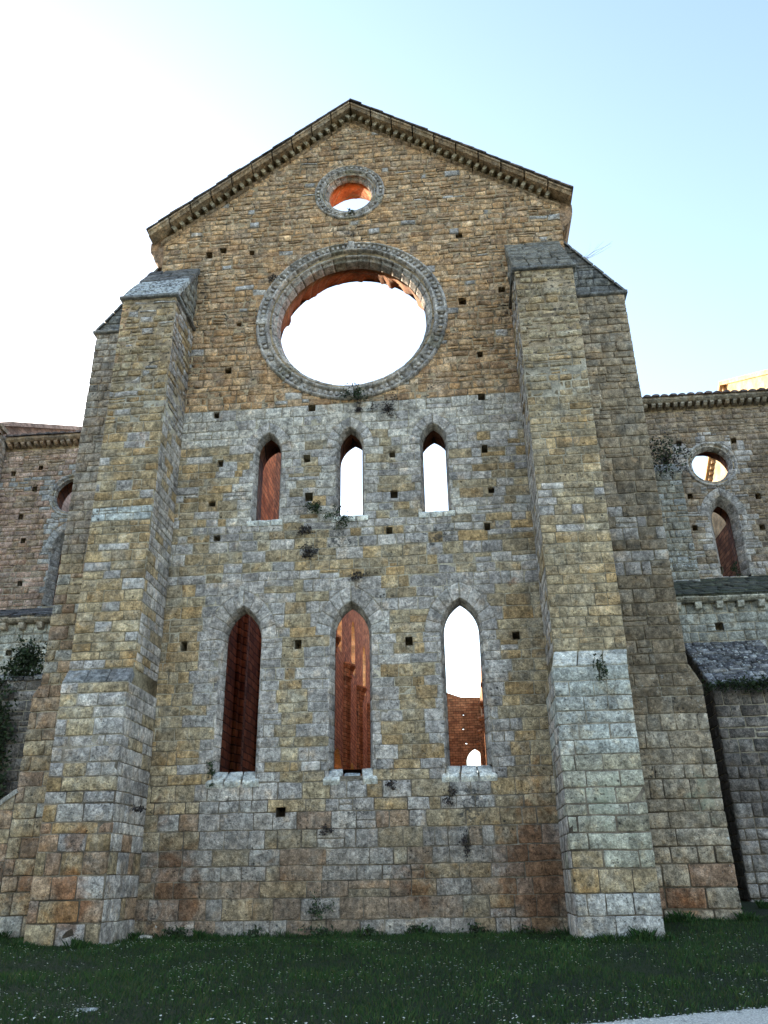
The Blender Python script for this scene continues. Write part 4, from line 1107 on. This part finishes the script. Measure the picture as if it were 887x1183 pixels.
for _ in range(9000):                                            # coarser tufts along the foot of the walls
    seg = rs.randint(9)
    a, b, yy = ((-4.6,4.5,-.05),(-6.2,-4.5,-1.92),(4.4,6.1,-1.80),(6.0,8.3,.18),(-8.2,-6.1,.18),(-4.55,-3.0,-.2),(-4.6,4.5,-.05),(4.0,6.2,-1.75),(8.1,9.6,3.))[seg]
    x = rs.uniform(a, b); y = yy - abs(rs.normal(0, .13))
    if n3(x*1.6, 4, seg) < -.12: continue
    blade(x, y, rs.uniform(.04,.13)*max(.5, 1+1.6*n3(x*1.7,1,seg)), .006, rs.uniform(.2,.9), rs.rand()*6.28, tuple(q*rs.uniform(.7,1.2) for q in GP[rs.randint(3)]))
me = bpy.data.meshes.new('grass'); me.from_pydata(GV, [], GF)
a_ = me.color_attributes.new('tint', 'FLOAT_COLOR', 'POINT'); a_.data.foreach_set('color', np.array(GT, dtype=np.float32).ravel())
me.materials.append(GRASSM)
o = bpy.data.objects.new('grass', me); COL.objects.link(o)
tag(o, 'short dark green grass growing on the lawn before the church', 'grass', kind='stuff')

# daisies
WH = attr_mat('daisy_petal', .6)
def daisy_mesh(mb, ox, oy, oz, r, rot, tx, ty):
    n = 9; z0 = oz
    def tl(x, y, z): return (ox+x, oy+y, z0 + z + x*tx + y*ty)
    c = mb.vert(tl(0,0,0), (.80,.80,.78))
    for k in range(n):
        a = rot + 2*math.pi*k/n
        q = [mb.vert(tl(r*f*math.cos(a+d), r*f*math.sin(a+d), zz), (.80,.80,.79)) for f, d, zz in ((.55,-.3,.001),(1.,-.2,.003),(1.,.2,.003),(.55,.3,.001))]
        mb.face((c, *q))
    ce = [mb.vert(tl(r*.33*math.cos(6.283*k/7), r*.33*math.sin(6.283*k/7), .004), (.62,.42,.03)) for k in range(7)]
    mb.face(ce)
    s0 = [mb.vert(tl(.002*math.cos(2.09*k), .002*math.sin(2.09*k), -.002), (.05,.09,.03)) for k in range(3)]
    s1 = [mb.vert((ox+.002*math.cos(2.09*k), oy+.002*math.sin(2.09*k), z0-.07), (.05,.09,.03)) for k in range(3)]
    for k in range(3): mb.face((s0[k], s0[(k+1)%3], s1[(k+1)%3], s1[k]))
spots = []
while len(spots) < 1900:
    y = -8.6 + 7.2*rs.rand()**1.5; x = rs.uniform(-7.5, 9.5)
    if abs(x-1.2) > 4.4 + .6*(y+8.6) or blocked(x, y): continue
    if n3(x*.55, y*.8, 2) + .6*n3(x*1.6, y*1.6, 9) + .25*rs.randn() < .02: continue
    spots.append((x, y))
spots.sort(key=lambda q: q[1])
protos = []
for k in range(6):
    mb = MB(); daisy_mesh(mb, 0, 0, 0, .0125, k*.4, rs.uniform(-.4,.4), rs.uniform(-.5,.1))
    protos.append(mb)
pobj = {}
for i, (x, y) in enumerate(spots[:280]):
    k = i % 6
    if k not in pobj: o = protos[k].build('daisy', [WH], None, False); pobj[k] = o
    else: o = cp(pobj[k])
    o.location = (x, y, gz(x,y) + rs.uniform(.045,.075)); s = rs.uniform(.75,1.2); o.scale = (s,s,s); o.rotation_euler = (0,0,rs.rand()*6)
    tag(o, 'tiny white daisy with yellow centre open in the nearer part of the dark lawn', 'daisy', 'daisies scattered in the lawn')
mb = MB()
for x, y in spots[280:]: daisy_mesh(mb, x, y, gz(x,y)+rs.uniform(.045,.075), .0125*rs.uniform(.8,1.2), rs.rand(), rs.uniform(-.4,.4), rs.uniform(-.5,.1))
tag(mb.build('far_daisies', [WH], None, False), 'many tiny white daisies speckling the farther part of the lawn', 'daisies', kind='stuff')
# bare flat stone in the grass
mb = MB()
def P(u, v): return (-2.66 + .36*u, -7.12 + .2*v, gz(-2.5,-7.05) + .015 + .03*math.sin(math.pi*u)*math.sin(math.pi*v))
gblock(mb, P, V((0,0,1)), .36, .2, (.34,.34,.32), lambda p: (.3,.1,0,0), .08, .05, .05, .02, .05, 0, .06)
tag(mb.build('flat_stone', [STONE2]), 'pale flat stone lying half sunk in the grass', 'stone')

for k, (x, y, L, w, lab) in enumerate(((-4.25,-.30,.34,.16,'pale fallen stone at the wall foot beside the left front buttress'),(-3.75,-.16,.20,.12,'smaller fallen stone at the wall foot right of the pale one'))):
    mb = MB(); zz = gz(x, y)
    def P(u, v): return (x - L/2 + L*u + .02*n3(u*3,v*3,k), y - w/2 + w*v, zz + .05 + .05*math.sin(math.pi*min(1,max(0,u)))*(.6+.4*v))
    gblock(mb, P, V((0,-.2,1)).normalized(), L, w, (.40,.37,.32), lambda p: (.25,.12,0,0), .16, .03, .03, .02, .02, 0, .05)
    tag(mb.build('fallen_stone', [STONE2]), lab, 'stone')
mb = MB(); r_ = random.Random(8)
for k in range(700):
    x = r_.uniform(2.6, 7.5); y = -7.93 + .33*(x-3.5) + r_.gauss(-.12, .16); q = r_.uniform(.006, .018); z = gz(x, y) + .006; g = r_.uniform(.35,.7)
    P6 = [mb.vert((x+q*a*r_.uniform(.7,1.2), y+q*b*r_.uniform(.7,1.2), z+q*c), (g, g*.96, g*.9)) for a, b, c in ((1,0,.2),(0,1,.2),(-1,0,.2),(0,-1,.2),(0,0,.8))]
    for a, b in ((0,1),(1,2),(2,3),(3,0)): mb.face((P6[a], P6[b], P6[4]))
tag(mb.build('gravel', [WH], None, False), 'loose pale gravel along the ragged edge of the path', 'gravel', kind='stuff')

# ------------------------------------------------------------------ plants rooted in the walls
def plant(name, label, loc, size, n, pal, cat='plant', group=None, out=(0,-1,0), droop=.2, leaf=.05, flat=1., seed=0):
    r = random.Random(seed*7+1); mb = MB(); O = V(out)
    base = V(loc); sp = .15 if name == 'weed' else .30; cl = [V((r.gauss(0,sp), r.gauss(0,.18), r.gauss(0,sp))) for _ in range(max(3, n//30))]
    ms = MB()
    tips = []
    for k in range(n):
        c = r.choice(cl); q = c + V((r.gauss(0,.17), r.gauss(0,.15), r.gauss(0,.17)))
        q = V((q.x*size[0], q.y*size[1], q.z*size[2])) + O*size[1]*.45*flat
        q.z -= droop*abs(q.y)
        tc = r.choice(pal); kk = r.uniform(.65,1.35); tc = tuple(x*kk for x in tc)
        d = V((r.gauss(0,1), r.gauss(0,1)-.4, r.gauss(0,1)+.3)).normalized(); e = d.orthogonal().normalized()
        e.rotate(Matrix.Rotation(r.uniform(0,6.28), 3, d)); L = leaf*r.uniform(.6,1.4); f = d.cross(e)
        a = [mb.vert(q - e*L*.2, tc), mb.vert(q + f*L*.32 + e*L*.3, tc), mb.vert(q + e*L, tc), mb.vert(q - f*L*.32 + e*L*.3, tc)]
        mb.face(a)
        if k % (2 if name == "weed" else 6) == 0: tips.append(q)
    for q in tips:
        w = .006; z = V((0,0,-size[2]*.1)); A = [mb.vert(z+V((w,0,0)), (.05,.04,.025)), mb.vert(z-V((w,0,0)), (.05,.04,.025)), mb.vert(q, (.06,.05,.03))]
        mb.face(A)
    o = mb.build(name, [LEAF], None, False); o.location = base
    tag(o, label, cat, group)
    return o
DG = [(.025,.040,.018),(.035,.055,.022),(.045,.062,.030),(.030,.036,.022)]
DB = [(.055,.042,.040),(.040,.034,.036),(.07,.055,.045)]
PLG = 'plants rooted in the stone joints'
def onwall(*a, **k): return plant(*a, group=PLG, **k)
onwall('wall_plant', 'dark bushy plant hanging from the bottom of the large rose window', (.08,-.05,13.12), (.50,.28,.34), 420, DG, seed=1)
onwall('wall_plant', 'dry purplish plant on the grey stones right of the rose window bottom', (1.02,-.02,12.62), (.40,.18,.42), 260, DB, seed=2)
onwall('wall_plant', 'small round dark tuft above the arch of the middle upper window', (.22,-.02,12.68), (.20,.14,.20), 120, DB, seed=3)
onwall('wall_plant', 'dark green tuft on the wall left of the middle upper window sill', (-.92,-.02,9.86), (.28,.2,.26), 260, DG, seed=4)
onwall('wall_plant', 'green plant sprawling under the sill of the middle upper window', (-.30,-.02,9.42), (.40,.2,.28), 260, [(.05,.075,.03),(.04,.06,.03)], seed=5)
onwall('wall_plant', 'small plant leaning on the left end of the middle upper sill', (-.36,-.05,9.72), (.16,.14,.18), 70, DG, seed=6)
onwall('wall_plant', 'dark ragged tuft below and left of the middle upper window, upper of two', (-1.16,-.02,9.18), (.36,.16,.24), 170, DB, seed=7)
onwall('wall_plant', 'dark ragged tuft below and left of the middle upper window, lower of two', (-1.10,-.02,8.62), (.38,.16,.26), 190, DB, seed=8)
onwall('wall_plant', 'wispy dark plant above the arch of the middle lower window', (.30,-.02,7.95), (.55,.14,.16), 130, DB, seed=9)
onwall('wall_plant', 'dark plant on the left end of the left lower window sill', (-3.12,-.12,3.32), (.22,.16,.24), 120, DG, seed=10)
onwall('wall_plant', 'small dark tuft on the wall right of the middle lower window sill', (.92,-.02,2.98), (.22,.12,.16), 80, DB, seed=11)
onwall('wall_plant', 'dark tuft just below the right lower window sill', (2.18,-.02,2.72), (.28,.14,.26), 130, DB, seed=12)
onwall('wall_plant', 'dark streaky plant lower on the wall under the right lower window', (2.55,-.02,1.98), (.22,.12,.40), 130, DB, seed=13)
onwall('wall_plant', 'small dark tuft on the wall under the middle lower window sill', (-.48,-.02,2.12), (.26,.12,.16), 90, DB, seed=14)
onwall('wall_plant', 'leafy weed growing low on the front wall near its foot', (-.66,-.03,.52), (.34,.2,.36), 190, DG, seed=15)
onwall('wall_plant', 'dark tuft on the inner side of the left front buttress', (-4.56,-1.0,2.55), (.16,.30,.20), 120, DB, out=(1,0,0), seed=16)
onwall('wall_plant', 'dark green plant hanging from the ledge of the right front buttress', (5.42,-1.70,4.95), (.22,.16,.40), 170, DG, seed=17)
onwall('wall_plant', 'dry plant at the upper left rim of the rose window', (-2.35,-.05,17.45), (.26,.12,.3), 110, DB, seed=18)
onwall('wall_plant', 'small plant on the lower rim of the little round window in the gable', (-.02,-.07,19.72), (.14,.10,.12), 60, DG, seed=19)
onwall('wall_plant', 'large dark bush on top of the flat buttress beside the right transept round window', (11.0,10.1,15.95), (1.3,.7,1.3), 900, DB + DG, leaf=.09, seed=20)
onwall('wall_plant', 'dark bush sitting in the foot of the right transept lancet window', (13.2,11.2,11.62), (.36,.3,.34), 160, DG, leaf=.06, seed=21)
onwall('wall_plant', 'green bush spreading over the left chapel buttress beside the front buttress', (-10.75,5.3,7.45), (.85,.6,.85), 1300, DG, leaf=.10, seed=22)
onwall('wall_plant', 'grassy moss fringe along the front edge of the right chapel buttress', (10.9,4.86,5.92), (2.6,.4,.30), 1200, [(.03,.045,.018),(.022,.032,.015)], leaf=.07, seed=23)
plant('ivy', 'thick dark ivy climbing the shaded left chapel buttress', (-11.35,4.9,5.2), (.75,.3,2.2), 2000, DG, 'ivy', leaf=.11, seed=24)
plant('ivy', 'small ivy clump low on the left chapel buttress below the thick ivy', (-11.05,4.9,3.55), (.5,.3,.5), 350, DG, 'ivy', leaf=.10, seed=25)
for k, (x, w, sd) in enumerate(((-3.6,.6,26),(-2.0,.35,27),(-.5,.8,28),(.45,.4,29),(1.5,.5,30),(2.6,.5,31),(3.6,.4,32))):
    lab = ['broad low weed at the wall foot next to the left front buttress','narrow weed at the wall foot below the left lower window','widest leafy weed at the wall foot below the middle lower window','small weed at the wall foot just right of the widest weed','low weed at the wall foot between the middle and right lower windows','weed at the wall foot below the right lower window','small weed at the wall foot next to the right front buttress'][k]
    plant('weed', lab, (x,-.12,gz(x,-.12)+.10), (w,.22,.22), int(260*w), DG, 'weed', 'weeds along the foot of the front wall', leaf=.06, seed=sd)
# thin dry twig on the right cap
mb = MB(); r = random.Random(3)
for k in range(7):
    p = V((0,0,0)); d = V((.8+r.uniform(-.3,.3), r.uniform(-.2,.2), .35+r.uniform(-.2,.25)))
    for q in range(4):
        e = p + d*.24 + V((0,0,.03*q)); w = .009*(1-q*.2)
        a = [mb.vert(p+V((0,0,w)),(.18,.13,.09)), mb.vert(p-V((0,0,w)),(.18,.13,.09)), mb.vert(e-V((0,0,w*.8)),(.18,.13,.09)), mb.vert(e+V((0,0,w*.8)),(.18,.13,.09))]
        mb.face(a); p = e; d += V((r.uniform(-.2,.2), r.uniform(-.2,.2), r.uniform(-.15,.2)))
o = mb.build('dry_twig', [LEAF], None, False); o.location = (6.75,.6,17.75); tag(o, 'thin dry twig sprouting from the cap behind the right front buttress', 'twig')

# ------------------------------------------------------------------ camera, sky, sun
cam = bpy.data.cameras.new('camera'); co = bpy.data.objects.new('camera', cam); COL.objects.link(co); scn.camera = co
f_px, th, ya, ro = 937.6628, .427529, -.085572, -.016439
fw = V((math.sin(ya)*math.cos(th), math.cos(ya)*math.cos(th), math.sin(th)))
r0 = V((math.cos(ya), -math.sin(ya), 0)); u0 = r0.cross(fw)
rt = r0*math.cos(ro) + u0*math.sin(ro); upv = -r0*math.sin(ro) + u0*math.cos(ro)
Mx = Matrix((rt, upv, -fw)).transposed().to_4x4(); Mx.translation = V((2.4660084, -18.75615184, 1.04)); co.matrix_world = Mx
cam.sensor_fit = 'VERTICAL'; cam.sensor_height = 24; cam.lens = 24 * f_px / 1183; cam.clip_end = 9000; cam.clip_start = .1

SUN_AZ, SUN_EL = R(41), R(18)          # sun behind the church, to the left
w = bpy.data.worlds.new('World'); scn.world = w; w.use_nodes = True
nt = w.node_tree; bg = nt.nodes['Background']
sky = nt.nodes.new('ShaderNodeTexSky'); sky.sky_type = 'NISHITA'; sky.sun_disc = False
sky.sun_elevation = SUN_EL; sky.sun_rotation = -SUN_AZ; sky.air_density = 1.0; sky.dust_density = .7; sky.ozone_density = 0.
nt.links.new(sky.outputs[0], bg.inputs[0]); bg.inputs[1].default_value = .12
sl = bpy.data.lights.new('sun', 'SUN'); sl.energy = 4.0; sl.angle = R(.5); sl.color = (1, .84, .62)
so = bpy.data.objects.new('sun', sl); COL.objects.link(so)
d = V((-math.sin(SUN_AZ)*math.cos(SUN_EL), math.cos(SUN_AZ)*math.cos(SUN_EL), math.sin(SUN_EL)))
so.rotation_euler = d.to_track_quat('Z', 'Y').to_euler(); so.location = d*60
vs_ = scn.view_settings; vs_.view_transform = 'Standard'; vs_.look = 'None'; vs_.gamma = 1; vs_.exposure = 2.25
scn.render.engine = 'CYCLES'; scn.cycles.max_bounces = 6; scn.cycles.diffuse_bounces = 4
